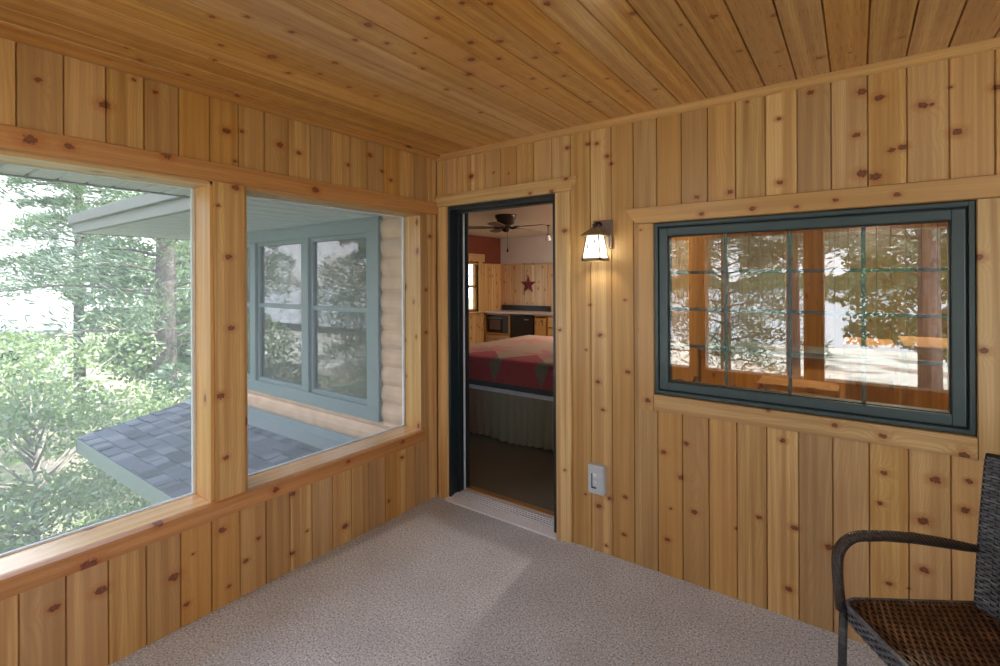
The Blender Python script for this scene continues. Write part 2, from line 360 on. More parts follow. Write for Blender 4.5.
# woven insect screen: mostly see-through, the fine grey threads catch daylight
k = N('insect_screen'); t = k.n('BsdfTransparent'); k.put(t.inputs[0], (1, 1, 1)); d1 = k.n('BsdfDiffuse'); k.put(d1.inputs[0], (.40, .46, .52)); d2 = k.n('BsdfTranslucent'); k.put(d2.inputs[0], (.42, .48, .55))
m1 = k.n('MixShader'); k.put(m1.inputs[0], .5); k.put(m1.inputs[1], d1.outputs[0]); k.put(m1.inputs[2], d2.outputs[0])
m2 = k.n('MixShader'); k.put(m2.inputs[0], .21); k.put(m2.inputs[1], t.outputs[0]); k.put(m2.inputs[2], m1.outputs[0]); M_SCREEN = k.done(m2.outputs[0])

# ------------------------------------------------------------------ plank walls
PIT = .1280; PTH = .018
def planked(wd, axis, a0, a1, joints, zspans, face, sgn):
    """vertical planks; axis 'x' (wall in x,z at y=face, front towards sgn*y) or 'y'. zspans(lo,hi)->[(z0,z1)..] for a cell."""
    js = [a0] + [j for j in joints if a0 + .004 < j < a1 - .004] + [a1]
    for p, q in zip(js, js[1:]):
        spans = zspans(p, q)
        tone = (random.random(), random.random())
        for (s0, s1, z0, z1) in spans:
            g0 = .0035 if abs(s0 - p) < 1e-6 else 0; g1 = .0035 if abs(s1 - q) < 1e-6 else 0
            wdt = s1 - s0
            if wdt < .003: continue
            if g0 + g1 > wdt * .8: g0 = g1 = 0
            if axis == 'x': wd.board((s0, face - sgn * PTH, z0), (1, 0, 0), (0, 0, 1), (0, sgn, 0), wdt, z1 - z0, PTH, g0, g1, tone=tone)
            else: wd.board((face - sgn * PTH, s0, z0), (0, 1, 0), (0, 0, 1), (sgn, 0, 0), wdt, z1 - z0, PTH, g0, g1, tone=tone)
def cut(openings, z0, z1):
    """openings: list of (a0,a1,zlo,zhi)"""
    def fn(p, q):
        xs = sorted({p, q} | {e for o_ in openings for e in o_[:2] if p < e < q}); out = []
        for s0, s1 in zip(xs, xs[1:]):
            mid = (s0 + s1) / 2; zs = [(z0, z1)]
            for (a, b, lo, hi) in openings:
                if a < mid < b:
                    nz = []
                    for (u0, u1) in zs:
                        if lo > u0: nz.append((u0, min(lo, u1)))
                        if hi < u1: nz.append((max(hi, u0), u1))
                    zs = nz
            for (u0, u1) in zs:
                if u1 - u0 > .004: out.append((s0, s1, u0, u1))
        return out
    return fn
H = 2.445
BJ = [1.0815 + .1278 * i for i in range(-8, 40)]
LJ = [-.095 - .1306 * i for i in range(0, 30)]
DO = (.105, .995, 0., 2.085)               # door opening in the planking
WO = (1.575, 2.82, .94, 1.85)              # picture window opening in the planking
SY = -3.4                                  # south wall (behind the camera)
EX = 4.9                                   # east wall
OPEN = [(-3.25, -1.517, .47, 2.03), (-1.377, -.148, .47, 2.03)]
wd = Wood(); planked(wd, 'x', 0., EX, BJ, cut([DO, WO], 0, H), 0., -1); wb = wd.build('wall_back', M_BACK, split=(0, BB)); tag(wb, kind='structure')
wd = Wood(); planked(wd, 'y', SY, 0., sorted(LJ), cut([(-3.25, -.148, .47, 2.03)], 0, H), 0., 1)
wl = wd.build('wall_left', M_LEFT); tag(wl, kind='structure')
# rough framing and sheathing behind the planks, with the same openings
def slab(name, axis, a0, a1, z0, z1, f0, f1, openings, mat, parent):
    xs = sorted({a0, a1} | {e for o_ in openings for e in o_[:2] if a0 < e < a1}); b = B()
    for s0, s1 in zip(xs, xs[1:]):
        mid = (s0 + s1) / 2; zs = [(z0, z1)]
        for (a, bb, lo, hi) in openings:
            if a < mid < bb:
                nz = []
                for (u0, u1) in zs:
                    if lo > u0: nz.append((u0, min(lo, u1)))
                    if hi < u1: nz.append((max(hi, u0), u1))
                zs = nz
        for (u0, u1) in zs:
            if u1 - u0 < .003: continue
            if axis == 'x': b.box((s0, f0, u0), (s1, f1, u1))
            else: b.box((f0, s0, u0), (f1, s1, u1))
    o = b.build(name, mat)
    if parent is not None: o.parent = parent
    else: tag(o, kind='structure')
    return o
slab('sheathing', 'x', 0., EX, -.02, H, .0185, .13, [(.105, .995, -.02, 2.085), WO], M_PINE, wb)
slab('sheathing', 'y', SY, 0, -.25, H, -.165, -.0185, [(-3.25, -1.517, .47, 2.03), (-1.377, -.148, .47, 2.03)], TEAL, wl)

# ceiling planks run along y
wd = Wood(); cj = [.715 + .1265 * i for i in range(-6, 36)]; xs = [0.] + [j for j in cj if 0.01 < j < EX] + [EX]
for p, q in zip(xs, xs[1:]):
    tone = (random.random(), random.random())
    wd.board((p, SY, H + PTH), (1, 0, 0), (0, 1, 0), (0, 0, -1), q - p, -SY, PTH, .0035, .0035, tone=tone)
ce = wd.build('ceiling', M_CEIL, split=(0, CB)); tag(ce, kind='structure')
b = B(); b.box((-.166, SY - .16, H + .02), (EX + .15, .13, H + .10)); rp = b.build('roof_deck', TEAL); rp.parent = ce
b = B(); b.box((-.16, SY, -.24), (EX, .17, 0)); fl = b.build('floor', M_CARPET); tag(fl, kind='structure')

# trims
def trim(i, wdm): o_ = wdm[0].build('trim_%d' % i, wdm[1]); tag(o_, kind='structure'); return o_
t1 = Wood(); t1.board((.0, 0, 2.406), (0, 0, 1), (1, 0, 0), (0, -1, 0), .039, EX, .020, .004, 0); trim(1, (t1, M_TB))
t1 = Wood(); t1.board((0, SY, 2.417), (0, 0, 1), (0, 1, 0), (1, 0, 0), .028, -SY - .02, .055, .012, 0); trim(2, (t1, pine('pine_cornice', None, kd=.3, tint=(.95, .80, .66))))
t1 = Wood(); t1.board((0, SY, 2.020), (0, 0, 1), (0, 1, 0), (1, 0, 0), .090, -SY, .022, .005, .005, tone=(.6, .4)); trim(3, (t1, M_TL))          # header
t1 = Wood(); t1.board((0, SY, .430), (0, 0, 1), (0, 1, 0), (1, 0, 0), .085, -SY - .148, .030, .008, .006, tone=(.7, .6)); trim(4, (t1, M_TL))    # sill nosing
t1 = Wood(); t1.wbox((-.160, -1.517, .515), (.012, -1.377, 2.02), 2, .003, tone=(.15, .3)); trim(5, (t1, M_POST))                                       # post
t1 = Wood(); t1.wbox((.0, -3.40, .515), (.012, -3.25, 2.02), 2, .003); trim(6, (t1, M_POST))
# window openings with stool, jambs, head and screens
for i, (a, b_, lo, hi) in enumerate(OPEN):
    wn = empty('window_%d' % (i + 2), (0, (a + b_) / 2, .515), kind='structure')
    q = Wood(); q.wbox((-.160, a, .494), (-.001, b_, .515), 1, .002, tone=(.5, .3)); q.build('stool', pine('pine_stool%d' % i, None, kd=.12, tint=(1.2, 1.2, 1.35), rough=.2, coat=1.), wn, world=True)  # stool tint made paler to paint in the whitish daylight glare
    q = Wood(); q.wbox((-.160, a + .0005, .516), (-.001, a + .016, 2.02), 2, .001); q.wbox((-.160, b_ - .016, .516), (-.001, b_ - .0005, 2.02), 2, .001)
    q.build('jamb', M_PINE, wn, world=True)
    q = Wood(); q.wbox((-.160, a, 2.004), (-.001, b_, 2.026), 1, .001); q.build('head_jamb', M_PINE, wn, world=True)
    q = B(); q.box((-.178, a - .005, .505), (-.162, a + .03, 2.025), .002); q.box((-.178, b_ - .03, .505), (-.162, b_ + .005, 2.025), .002)
    q.box((-.178, a + .03, .505), (-.162, b_ - .03, .522), .002); q.box((-.178, a + .03, 2.0), (-.162, b_ - .03, 2.025), .002); q.build('screen_frame', WHITEP, wn, world=True)
    q = B(); q.box((-.1705, a + .028, .520), (-.1695, b_ - .028, 2.002)); q.build('insect_screen', M_SCREEN, wn, world=True)

# ------------------------------------------------------------------ picture window in the back wall
W1 = empty('window_1', (2.197, 0, .947), kind='structure')
def ring(b, x0, x1, z0, z1, wdt, y0, y1, bev=.002):
    b.box((x0, y0, z0), (x0 + wdt, y1, z1), bev); b.box((x1 - wdt, y0, z0), (x1, y1, z1), bev)
    b.box((x0 + wdt, y0, z0), (x1 - wdt, y1, z0 + wdt), bev); b.box((x0 + wdt, y0, z1 - wdt), (x1 - wdt, y1, z1), bev)
b = B(); ring(b, 1.580, 2.814, .946, 1.845, .018, -.004, .11); b.build('outer_frame', GREEN, W1, world=True)
b = B(); ring(b, 1.598, 2.796, .964, 1.827, .010, .012, .10, 0); b.build('gasket', DKGREEN, W1, world=True)
b = B(); ring(b, 1.607, 2.787, .973, 1.818, .041, -.006, .075, .004); b.build('sash', GREEN, W1, world=True)
b = B(); ring(b, 1.647, 2.747, 1.013, 1.778, .005, .006, .06, 0); b.build('glazing_bead', DKGREEN, W1, world=True)
b = B(); b.box((1.650, .020, 1.016), (2.744, .024, 1.775)); b.build('glass_pane', M_GLASS, W1, world=True)
b = B()
gw = (2.744 - 1.650) / 4; gh = (1.775 - 1.016) / 4
for i in (1, 2, 3):
    b.box((1.650 + gw * i - .008, .030, 1.014), (1.650 + gw * i + .008, .040, 1.777), .002)
for j in (1, 2, 3):
    b.box((1.648, .0305, 1.016 + gh * j - .008), (2.746, .0395, 1.016 + gh * j + .008), .002)
b.build('muntin_grille', GREEN, W1, world=True)
cs = Wood()
cs.board((1.442, 0, 1.849), (0, 0, 1), (1, 0, 0), (0, -1, 0), .087, 1.60, .024, .004, .004, ca=(.044, -.018)); cs.build('head_casing', M_TB, W1, world=True)
cs = Wood(); cs.board((1.497, 0, .857), (1, 0, 0), (0, 0, 1), (0, -1, 0), .081, .990, .018, .003, .003); cs.board((2.817, 0, .857), (1, 0, 0), (0, 0, 1), (0, -1, 0), .095, .990, .018, .003, .003)
cs.build('side_casing', M_TB, W1, world=True)
cs = Wood(); cs.board((1.579, 0, .857), (0, 0, 1), (1, 0, 0), (0, -1, 0), .086, 1.237, .018, .003, .003); cs.build('apron', M_TB, W1, world=True)
cs = Wood(); cs.wbox((1.60, .11, .93), (2.80, .175, .958), 0); cs.wbox((1.57, .11, .945), (1.60, .165, 1.85), 2); cs.wbox((2.795, .11, .945), (2.825, .165, 1.85), 2); cs.wbox((1.57, .11, 1.835), (2.825, .165, 1.865), 0)
cs.build('inner_jamb', M_PINEO, W1, world=True)

# ------------------------------------------------------------------ doorway
D1 = empty('door_1', (.55, 0, 0), kind='structure')
b = B(); b.box((.108, -.002, .0), (.128, .16, 2.085), .002); b.box((.960, -.002, .0), (.992, .16, 2.085), .002); b.box((.128, -.002, 2.045), (.960, .16, 2.085), .002)
b.box((.128, .075, .02), (.140, .125, 2.045), .003); b.box((.948, .075, .02), (.960, .125, 2.045), .003); b.box((.140, .075, 2.033), (.948, .125, 2.045), .003); b.build('frame', plain('dark_door_frame_paint', (.010, .020, .027), .35, coat=.1), D1, world=True)
b = B(); b.box((.128, .128, .03), (.137, .150, 2.04), .002); b.build('weatherstrip', WHITEP, D1, world=True)
b = B(); b.box((.110, .1605, .03), (.150, .178, 2.05), .002); b.build('gasket', DKGREEN, D1, world=True)
b = B(); b.prism([(.10, -.035, .0), (.10, -.035, .012), (.10, .02, .028), (.10, .150, .032), (.10, .150, .0)], (.89, 0, 0))
for i in range(4): b.box((.105, .035 + i * .022, .030), (.985, .040 + i * .022, .036))
b.build('threshold', ALU, D1, world=True)
cs = Wood(); cs.board((.10, .150, .0), (0, 1, 0), (1, 0, 0), (0, 0, 1), .05, .89, .038, .004, .004); cs.build('inner_threshold', M_PINEO, D1, world=True)
b = B(); b.box((.108, .13, 2.05), (.992, .175, 2.10)); b.box((.992, .13, 0), (1.01, .175, 2.10)); b.box((.09, .13, 0), (.108, .175, 2.10)); b.build('rough_jamb', M_PINEO, D1, world=True)
cs = Wood(); cs.board((.022, 0, 0), (1, 0, 0), (0, 0, 1), (0, -1, 0), .086, 2.072, .018, .003, .003, tone=(.4, .5)); cs.board((.985, 0, 0), (1, 0, 0), (0, 0, 1), (0, -1, 0), .098, 2.072, .018, .003, .003, tone=(.1, .2)); cs.build('side_casing', M_TB, D1, world=True)
cs = Wood(); cs.board((.002, 0, 2.072), (0, 0, 1), (1, 0, 0), (0, -1, 0), .085, 1.105, .024, .004, .004, cb=(-.015, .025), tone=(.3, .6)); cs.build('head_casing', M_TB, D1, world=True)

# ------------------------------------------------------------------ south and east sides of the porch (behind the camera, seen mirrored in the glass)
SO = [(.13, .85), (1.00, 2.01), (2.16, 3.15), (3.30, 4.25)]
so = [(a, b_, .47, 2.03) for a, b_ in SO]
wd = Wood(); planked(wd, 'x', 0., EX, BJ, cut(so, 0, H), SY, 1); ws = wd.build('wall_south', M_PINE); tag(ws, kind='structure')
slab('sheathing', 'x', -.165, EX, -.25, H, SY - .16, SY - .0185, so, TEAL, ws)
for i, (a, b_) in enumerate(SO):
    wn = empty('window_%d' % (i + 4), ((a + b_) / 2, SY, .515), kind='structure')
    q = Wood(); q.wbox((a, SY - .16, .47), (b_, SY + .02, .50), 0); q.build('stool', M_PINE, wn, world=True)
    q = Wood(); q.wbox((a, SY - .16, .50), (a + .016, SY + .001, 2.03), 2); q.wbox((b_ - .016, SY - .16, .50), (b_, SY + .001, 2.03), 2); q.build('jamb', M_PINE, wn, world=True)
EO = [(-3.2, -2.25, .47, 2.03), (-2.1, -1.15, .47, 2.03), (-1.0, -.12, .47, 2.03)]  # unseen east openings, added to let more daylight in
wd = Wood(); planked(wd, 'y', SY, 0., sorted(LJ), cut(EO, 0, H), EX, -1); we = wd.build('wall_right', M_PINE); tag(we, kind='structure')
slab('sheathing', 'y', SY, .13, -.25, H, EX + .0185, EX + .15, EO, TEAL, we)

# ------------------------------------------------------------------ wall lantern
LX = 1.288
t = empty('wall_lantern', (LX, 0, 1.80), label='small rustic bronze lantern lit on the pine wall beside the doorway', cat='wall lamp')
BR = plain('aged_copper', (.23, .155, .13), .45, .35, var=.15)
BRT = plain('lantern_tan_metal', (.30, .21, .12), .5, .3, var=.15)
b = B(); b.box((LX - .052, -.022, 1.722), (LX + .060, -.001, 1.885), .004); b.box((LX - .040, -.026, 1.735), (LX + .048, -.022, 1.872), .003); b.build('backplate', BR, t, world=True)
b = B(); b.tube([(LX, -.02, 1.855), (LX, -.05, 1.868), (LX - .003, -.085, 1.862), (LX - .005, -.10, 1.845)], .008, 8); b.lathe([(0, .0), (.013, .004), (.010, .016), (.016, .024)], (LX - .005, -.10, 1.83), 12); b.build('arm', DKBRONZE, t, world=True)
lc = Vector((LX - .006, -.092, 0))
def frust(b, w0, z0, w1, z1, th=0, mi=0):
    p = [(-1, -1), (1, -1), (1, 1), (-1, 1)]
    A = [Vector((lc.x + x * w0, lc.y + y * w0, z0)) for x, y in p]; C_ = [Vector((lc.x + x * w1, lc.y + y * w1, z1)) for x, y in p]
    return A, C_
b = B(); A, C_ = frust(b, .058, 1.797, .014, 1.838); va = [b.bm.verts.new(v) for v in A]; vc = [b.bm.verts.new(v) for v in C_]
for i in range(4): b.bm.faces.new((va[i], va[(i + 1) % 4], vc[(i + 1) % 4], vc[i]))
b.bm.faces.new(vc); b.bm.faces.new(va[::-1]); b.box((lc.x - .061, lc.y - .061, 1.791), (lc.x + .061, lc.y + .061, 1.798), .001); b.build('roof', BRT, t, world=True)
b = B(); A, C_ = frust(b, .053, 1.664, .036, 1.791)
for i in range(4): b.tube([A[i], C_[i]], .0042, 6)
for zz, ww in ((1.660, .053),):
    s_ = ww + .004
    b.box((lc.x - s_, lc.y - s_, zz - .008), (lc.x + s_, lc.y - s_ + .014, zz + .009), .001); b.box((lc.x - s_, lc.y + s_ - .014, zz - .008), (lc.x + s_, lc.y + s_, zz + .009), .001)
    b.box((lc.x - s_, lc.y - s_, zz - .008), (lc.x - s_ + .014, lc.y + s_, zz + .009), .001); b.box((lc.x + s_ - .014, lc.y - s_, zz - .008), (lc.x + s_, lc.y + s_, zz + .009), .001)
b.build('cage', BRT, t, world=True)
k = N('lit_lantern_glass'); e = k.n('Emission'); k.put(e.inputs[0], (1, .97, .88)); k.put(e.inputs[1], .20); tr = k.n('BsdfTranslucent'); k.put(tr.inputs[0], (.35, .37, .32)); ad = k.n('AddShader'); k.put(ad.inputs[0], e.outputs[0]); k.put(ad.inputs[1], tr.outputs[0]); M_LG = k.done(ad.outputs[0])
b = B(); A, C_ = frust(b, .050, 1.667, .033, 1.791)
for i in range(4): b.quad([A[i], A[(i + 1) % 4], C_[(i + 1) % 4], C_[i]])
gl = b.build('glass_shade', M_LG, t, world=True)
# cattail silhouettes on the two faces towards the room
b = B()
for face in (0, 3):
    P0, P1, Q0, Q1 = A[face], A[(face + 1) % 4], C_[face], C_[(face + 1) % 4]
    nrm = (P1 - P0).cross(Q0 - P0).normalized()
    cen = Vector((lc.x, lc.y, 1.73))
    if nrm.dot(P0 - cen) < 0: nrm = -nrm
    def fp(u, v): return (P0.lerp(P1, u)).lerp(Q0.lerp(Q1, u), v) + nrm * .0025
    for u0, v0, u1, v1 in ((.42, .03, .62, .55), (.30, .03, .22, .42)):
        b.tube([fp(u0, v0), fp((u0 + u1) / 2 - .02, (v0 + v1) / 2), fp(u1, v1)], .0013, 5)
        a_, c_ = fp(u1, v1), fp(u1 + (u1 - u0) * .45, v1 + .27); b.tube([a_, a_.lerp(c_, .15), a_.lerp(c_, .85), c_], [.001, .0048, .0048, .001], 7)
    b.tube([fp(.5, .03), fp(.72, .35), fp(.80, .5)], .0016, 4)
ct = b.build('cattail_ornament', DKBRONZE, None); tag(ct); world_child(ct, gl)
lp = bpy.data.lights.new('lantern_bulb', 'POINT'); lp.energy = .55; lp.color = (1, .92, .72); lp.shadow_soft_size = .02
lo = bpy.data.objects.new('lantern_bulb', lp); COL.objects.link(lo); lo.location = (lc.x, lc.y, 1.715); world_child(lo, t)

# ------------------------------------------------------------------ outlet box
t = empty('electrical_outlet', (1.257, 0, .345), label='light grey raised electrical outlet box low on the pine wall right of the doorway', cat='outlet')
OUTW = plain('outlet_grey_plastic', (.52, .56, .63), .4, var=.04); OUTD = plain('outlet_dark_slot', (.06, .09, .13), .5)
b = B(); b.box((1.206, -.045, .340), (1.304, -.001, .502), .006); b.build('box', OUTW, t, world=True)
b = B(); b.box((1.213, -.050, .348), (1.297, -.044, .494), .003); b.build('cover_plate', OUTW, t, world=True)
b = B(); b.box((1.231, -.0512, .380), (1.238, -.0495, .458)); b.box((1.231, -.0512, .374), (1.261, -.0495, .384)); b.build('gasket_slot', OUTD, t, world=True)
for zz in (.448, .410):
    b = B(); b.lathe([(.0, .0), (.011, .0), (.011, .003), (.0, .004)], (1.252, -.0495, zz), 16, axis=(0, -1, 0)); sk = b.build('receptacle', plain('receptacle_white', (.8, .82, .86), .35), t, world=True)
    b = B(); b.box((1.2480, -.0545, zz - .002), (1.2495, -.0530, zz + .005)); b.box((1.2545, -.0545, zz - .002), (1.256, -.0530, zz + .005)); s2 = b.build('slot', OUTD, None); world_child(s2, sk)

# ------------------------------------------------------------------ wicker armchair
def wick(name, c1, c2, c3):
    k = N(name); o = k.obj(); s_ = k.sep(o); nz = k.noise(o, 60., 3); n2 = k.noise(k.mapp(o, scale=(9, 9, 60)), 1., 2)
    c_ = k.mix(k.rng(nz, .3, .7), c1, c2); c_ = k.mix(k.rng(n2, .52, .72, 0, .8), c_, c3); k.bsdf(c_, .38, 0, k.bump(nz, .2, .002), .5); return k.m
WK = wick('dark_wicker', (.07, .072, .095), (.17, .18, .22), (.30, .31, .35))
WKS = wick('brown_wicker_seat', (.07, .032, .02), (.20, .095, .05), (.33, .17, .09))
DWK = wick('black_cane', (.018, .018, .022), (.05, .05, .06), (.09, .09, .10))
WKD = plain('wicker_core', (.022, .016, .016), .6)
ch = empty('wicker_armchair', (2.749, -.634, 0), math.radians(-57.3), label='dark brown wicker armchair in the right corner by the pine wall', cat='chair')
SW, SD, SZ = .30, .22, .432
def seat_z(x, y):
    e = 1 - max(abs(x) / SW, 0) ** 6
    return SZ - .012 * math.cos(x / SW * 1.3) * math.cos(y / SD * 1.2) - .016 * max(0, (-y - SD * .7) / (SD * .3)) ** 2
b = B()
# flat seat strands woven over the stakes
ns = 40
for i in range(ns):
    y = -SD + .012 + (2 * SD - .02) * i / (ns - 1); pts = []
    for j in range(57):
        x = -SW + .004 + (2 * SW - .008) * j / 56
        pts.append((x, y, seat_z(x, y) + .0036 * math.cos(PI * (j / 2 + i))))
    hw = .0043
    A = [(b.bm.verts.new((p[0], p[1] - hw, p[2])), b.bm.verts.new((p[0], p[1], p[2] + .0018)), b.bm.verts.new((p[0], p[1] + hw, p[2]))) for p in pts]
    for p, q in zip(A, A[1:]):
        b.bm.faces.new((p[0], q[0], q[1], p[1])).smooth = True; b.bm.faces.new((p[1], q[1], q[2], p[2])).smooth = True
for j in range(1, 28):
    x = -SW + .004 + (2 * SW - .008) * j / 28
    pts = [(x, -SD + .01 + (2 * SD - .02) * i / 80, seat_z(x, -SD + 2 * SD * i / 80) - .0006) for i in range(81)]
    A = [(b.bm.verts.new((p[0] - .004, p[1], p[2])), b.bm.verts.new((p[0] + .004, p[1], p[2]))) for p in pts]
    for p, q in zip(A, A[1:]): b.bm.faces.new((p[0], p[1], q[1], q[0])).material_index = 1
b.box((-SW + .004, -SD + .006, SZ - .045), (SW - .004, SD - .004, SZ - .020), mi=1)
b.build('seat', [WKS, WKD], ch)
# woven seat skirt (front and sides)
def weave(b, fn, nu, nv, hw, amp):
    """fn(u,v)->(point,normal) ; nv rows of flat strands running along u, woven over nu stakes"""
    for i in range(nv):
        v = (i + .5) / nv; A = []
        for j in range(nu * 2 + 1):
            u = j / (nu * 2); p, n, a = fn(u, v); p = p + n * (amp * math.cos(PI * (j / 1.0 + i)) if True else 0)
            A.append((b.bm.verts.new(p - a * hw), b.bm.verts.new(p + n * hw * .45), b.bm.verts.new(p + a * hw)))
        for p, q in zip(A, A[1:]):
            b.bm.faces.new((p[0], q[0], q[1], p[1])).smooth = True; b.bm.faces.new((p[1], q[1], q[2], p[2])).smooth = True
b = B()
def skirt(u, v):
    # u runs along left side, round the front corners, right side
    pth = [(-SW, SD), (-SW, -SD + .04), (-SW + .012, -SD + .012), (-SW + .04, -SD), (SW - .04, -SD), (SW - .012, -SD + .012), (SW, -SD + .04), (SW, SD)]
    seg = [math.dist(p, q) for p, q in zip(pth, pth[1:])]; Lt = sum(seg); s_ = u * Lt
    for i, d in enumerate(seg):
        if s_ <= d or i == len(seg) - 1: break
        s_ -= d
    p, q = pth[i], pth[i + 1]; f = min(1, s_ / d); x, y = p[0] + (q[0] - p[0]) * f, p[1] + (q[1] - p[1]) * f
    tx, ty = (q[0] - p[0]) / d, (q[1] - p[1]) / d; n = Vector((ty, -tx, 0)).normalized()
    if n.dot(Vector((x, y, 0))) < 0: n = -n
    return Vector((x, y, SZ - .068 + .068 * v)), n, Vector((0, 0, 1))
weave(b, skirt, 38, 7, .0038, .0034)
for i in range(124):
    p, n_, a_ = skirt(i / 123, .5); b.tube([p - n_ * .005 - a_ * .034, p - n_ * .005 + a_ * .034], .0050, 4, mi=1)
b.tube([(-SW - .001, SD, SZ - .004), (-SW - .001, -SD + .04, SZ - .004), (-SW + .012, -SD + .011, SZ - .006), (-SW + .04, -SD - .001, SZ - .008), (SW - .04, -SD - .001, SZ - .008), (SW - .012, -SD + .011, SZ - .006), (SW + .001, -SD + .04, SZ - .004), (SW + .001, SD, SZ - .004)], .0075, 8)
b.build('seat_skirt', [WK, WKD], ch)
# backrest: both faces of a curved, slightly leaning panel
b = B()
def bk(u, v, off):
    x = (-.284 + .568 * u) * (1 - .02 * v); lean = .02 * v + .015 * v * v - .012; bow = .035 * (1 - (2 * u - 1) ** 2)
    top = .945 + .02 * (1 - (2 * u - 1) ** 2)
    return Vector((x, SD - .005 + lean + bow + off, SZ - .03 + (top - SZ + .03) * v))
for off, sg in ((0, -1), (.022, 1)):
    weave(b, lambda u, v: (bk(u, v, off), Vector((0, sg, 0)), Vector((0, 0, 1))), 17, 54, .0042, .0036)
for j in range(27):
    u = j / 26
    for off in (.002, .020): b.tube([bk(u, v / 8, off) for v in range(9)], .0028, 4, mi=1)
# solid body between the faces so that no light shows through
vs = [[b.bm.verts.new(bk(u / 16, v / 12, .011)) for u in range(17)] for v in range(13)]
for v in range(12):
    for u in range(16): b.bm.faces.new((vs[v][u], vs[v][u + 1], vs[v + 1][u + 1], vs[v + 1][u])).material_index = 1
b.tube([bk(0, v / 12, .011) for v in range(13)] + [bk(u / 12, 1, .011) for u in range(1, 13)] + [bk(1, 1 - v / 12, .011) for v in range(1, 13)], .0105, 8, mi=1)
b.build('backrest', [WK, WKD], ch)
k = N('wrapped_cane'); o = k.obj(); s_ = k.sep(o); sp = k.math('SINE', k.math('MULTIPLY', k.math('ADD', s_[2], k.math('ADD', s_[1], k.math('MULTIPLY', s_[0], .4))), 520.)); nz = k.noise(o, 70., 3)
c_ = k.mix(k.rng(nz, .35, .65), (.020, .016, .017), (.055, .032, .025)); c_ = k.mix(k.rng(sp, .2, 1, 0, .6), c_, (.12, .085, .075)); k.bsdf(c_, .33, 0, k.bump(sp, .5, .002), .5); CANE = k.m
for sx_ in (-1, 1):
    x = sx_ * (SW + .002); r = .085
    pts = [Vector((x, -SD - .002, SZ - .04)), Vector((x, -SD - .010, SZ + .03)), Vector((x, -SD - .014, SZ + .09)), Vector((x, -SD - .014, .650 - r))]
    pts += [Vector((x, -SD - .014 + r - r * math.cos(a), .650 - r + r * math.sin(a))) for a in [PI / 2 * i / 8 for i in range(1, 9)]]
    pts += [Vector((x, -.08, .653)), Vector((x - sx_ * .002, .02, .648)), Vector((x - sx_ * .006, .11, .637)), Vector((x - sx_ * .012, .18, .628)), Vector((x - sx_ * .018, .225, .624))]
    b = B(); b.tube(pts, [.0175] * 3 + [.0185] * 11 + [.017, .015, .012], 12); b.build('armrest', CANE, ch)
    b = B(); b.tube([(sx_ * (SW - .002), -SD + .004, SZ - .02), (sx_ * (SW - .002), -SD - .002, .2), (sx_ * (SW), -SD - .008, .003)], .0135, 10); fl_ = b.build('leg', DWK, ch)
    b = B(); b.tube([(sx_ * (SW - .02), SD - .01, SZ - .02), (sx_ * (SW - .02), SD + .015, .2), (sx_ * (SW - .015), SD + .05, .003)], .0135, 10); b.build('leg', DWK, ch)
b = B(); b.tube([(-SW + .01, -SD + .01, .16), (-SW + .012, SD + .015, .17)], .008, 8); b.tube([(SW - .01, -SD + .01, .16), (SW - .012, SD + .015, .17)], .008, 8); b.tube([(-SW + .01, 0, .165), (SW - .01, 0, .165)], .008, 8); b.build('stretcher', DWK, ch)

# ------------------------------------------------------------------ rooms behind the wall
BXL, BY = -3.68, 5.85
def struct(name, b, mat): o_ = b.build(name, mat); return tag(o_, kind='structure')
b = B(); b.box((BXL - .12, .175, -.10), (1.12, BY + .12, .012)); struct('floor_bedroom', b, M_BCARPET)
b = B(); b.box((BXL - .12, .13, 2.445), (1.12, BY + .12, 2.56)); struct('ceiling_bedroom', b, CEILW)
WN_B = [(-3.40, -.74, .543, 1.938)]
def wainscot(name, axis, a0, a1, face, sgn, mat, openings=(), top=1.868):
    js = [a0 + .1278 * i for i in range(1, int((a1 - a0) / .1278) + 1)]
    wd = Wood(); planked(wd, axis, a0, a1, js, cut(list(openings), 0, top), face, sgn)
    if axis == 'x': wd.board((a0, face - sgn * .001, top), (0, 0, 1), (1, 0, 0), (0, sgn, 0), .03, a1 - a0, .022)
    else: wd.board((face - sgn * .001, a0, top), (0, 0, 1), (0, 1, 0), (sgn, 0, 0), .03, a1 - a0, .022)
    return wd.build(name, mat)
wfar = slab('wall_bedroom_back', 'x', BXL - .12, 1.12, -.1, 2.445, BY + .02, BY + .14, [], OFFW, None); o = wainscot('wainscot', 'x', BXL, 1.12, BY, -1, M_PALE); o.parent = wfar
LW = [(4.10, 5.075, .93, 1.925)]
wlb = slab('wall_bedroom_left', 'y', .13, BY + .12, -.1, 2.445, BXL - .14, BXL - .02, LW, RUST, None); o = wainscot('wainscot', 'y', .0 + .15, BY, BXL, 1, M_PINE, LW); o.parent = wlb
b = B(); b.box((1.12, .175, -.1), (1.22, BY + .12, 2.445)); wp = struct('wall_partition', b, RUST)
o = wainscot('wainscot', 'y', .175, BY, 1.12, -1, M_PINE); o.parent = wp
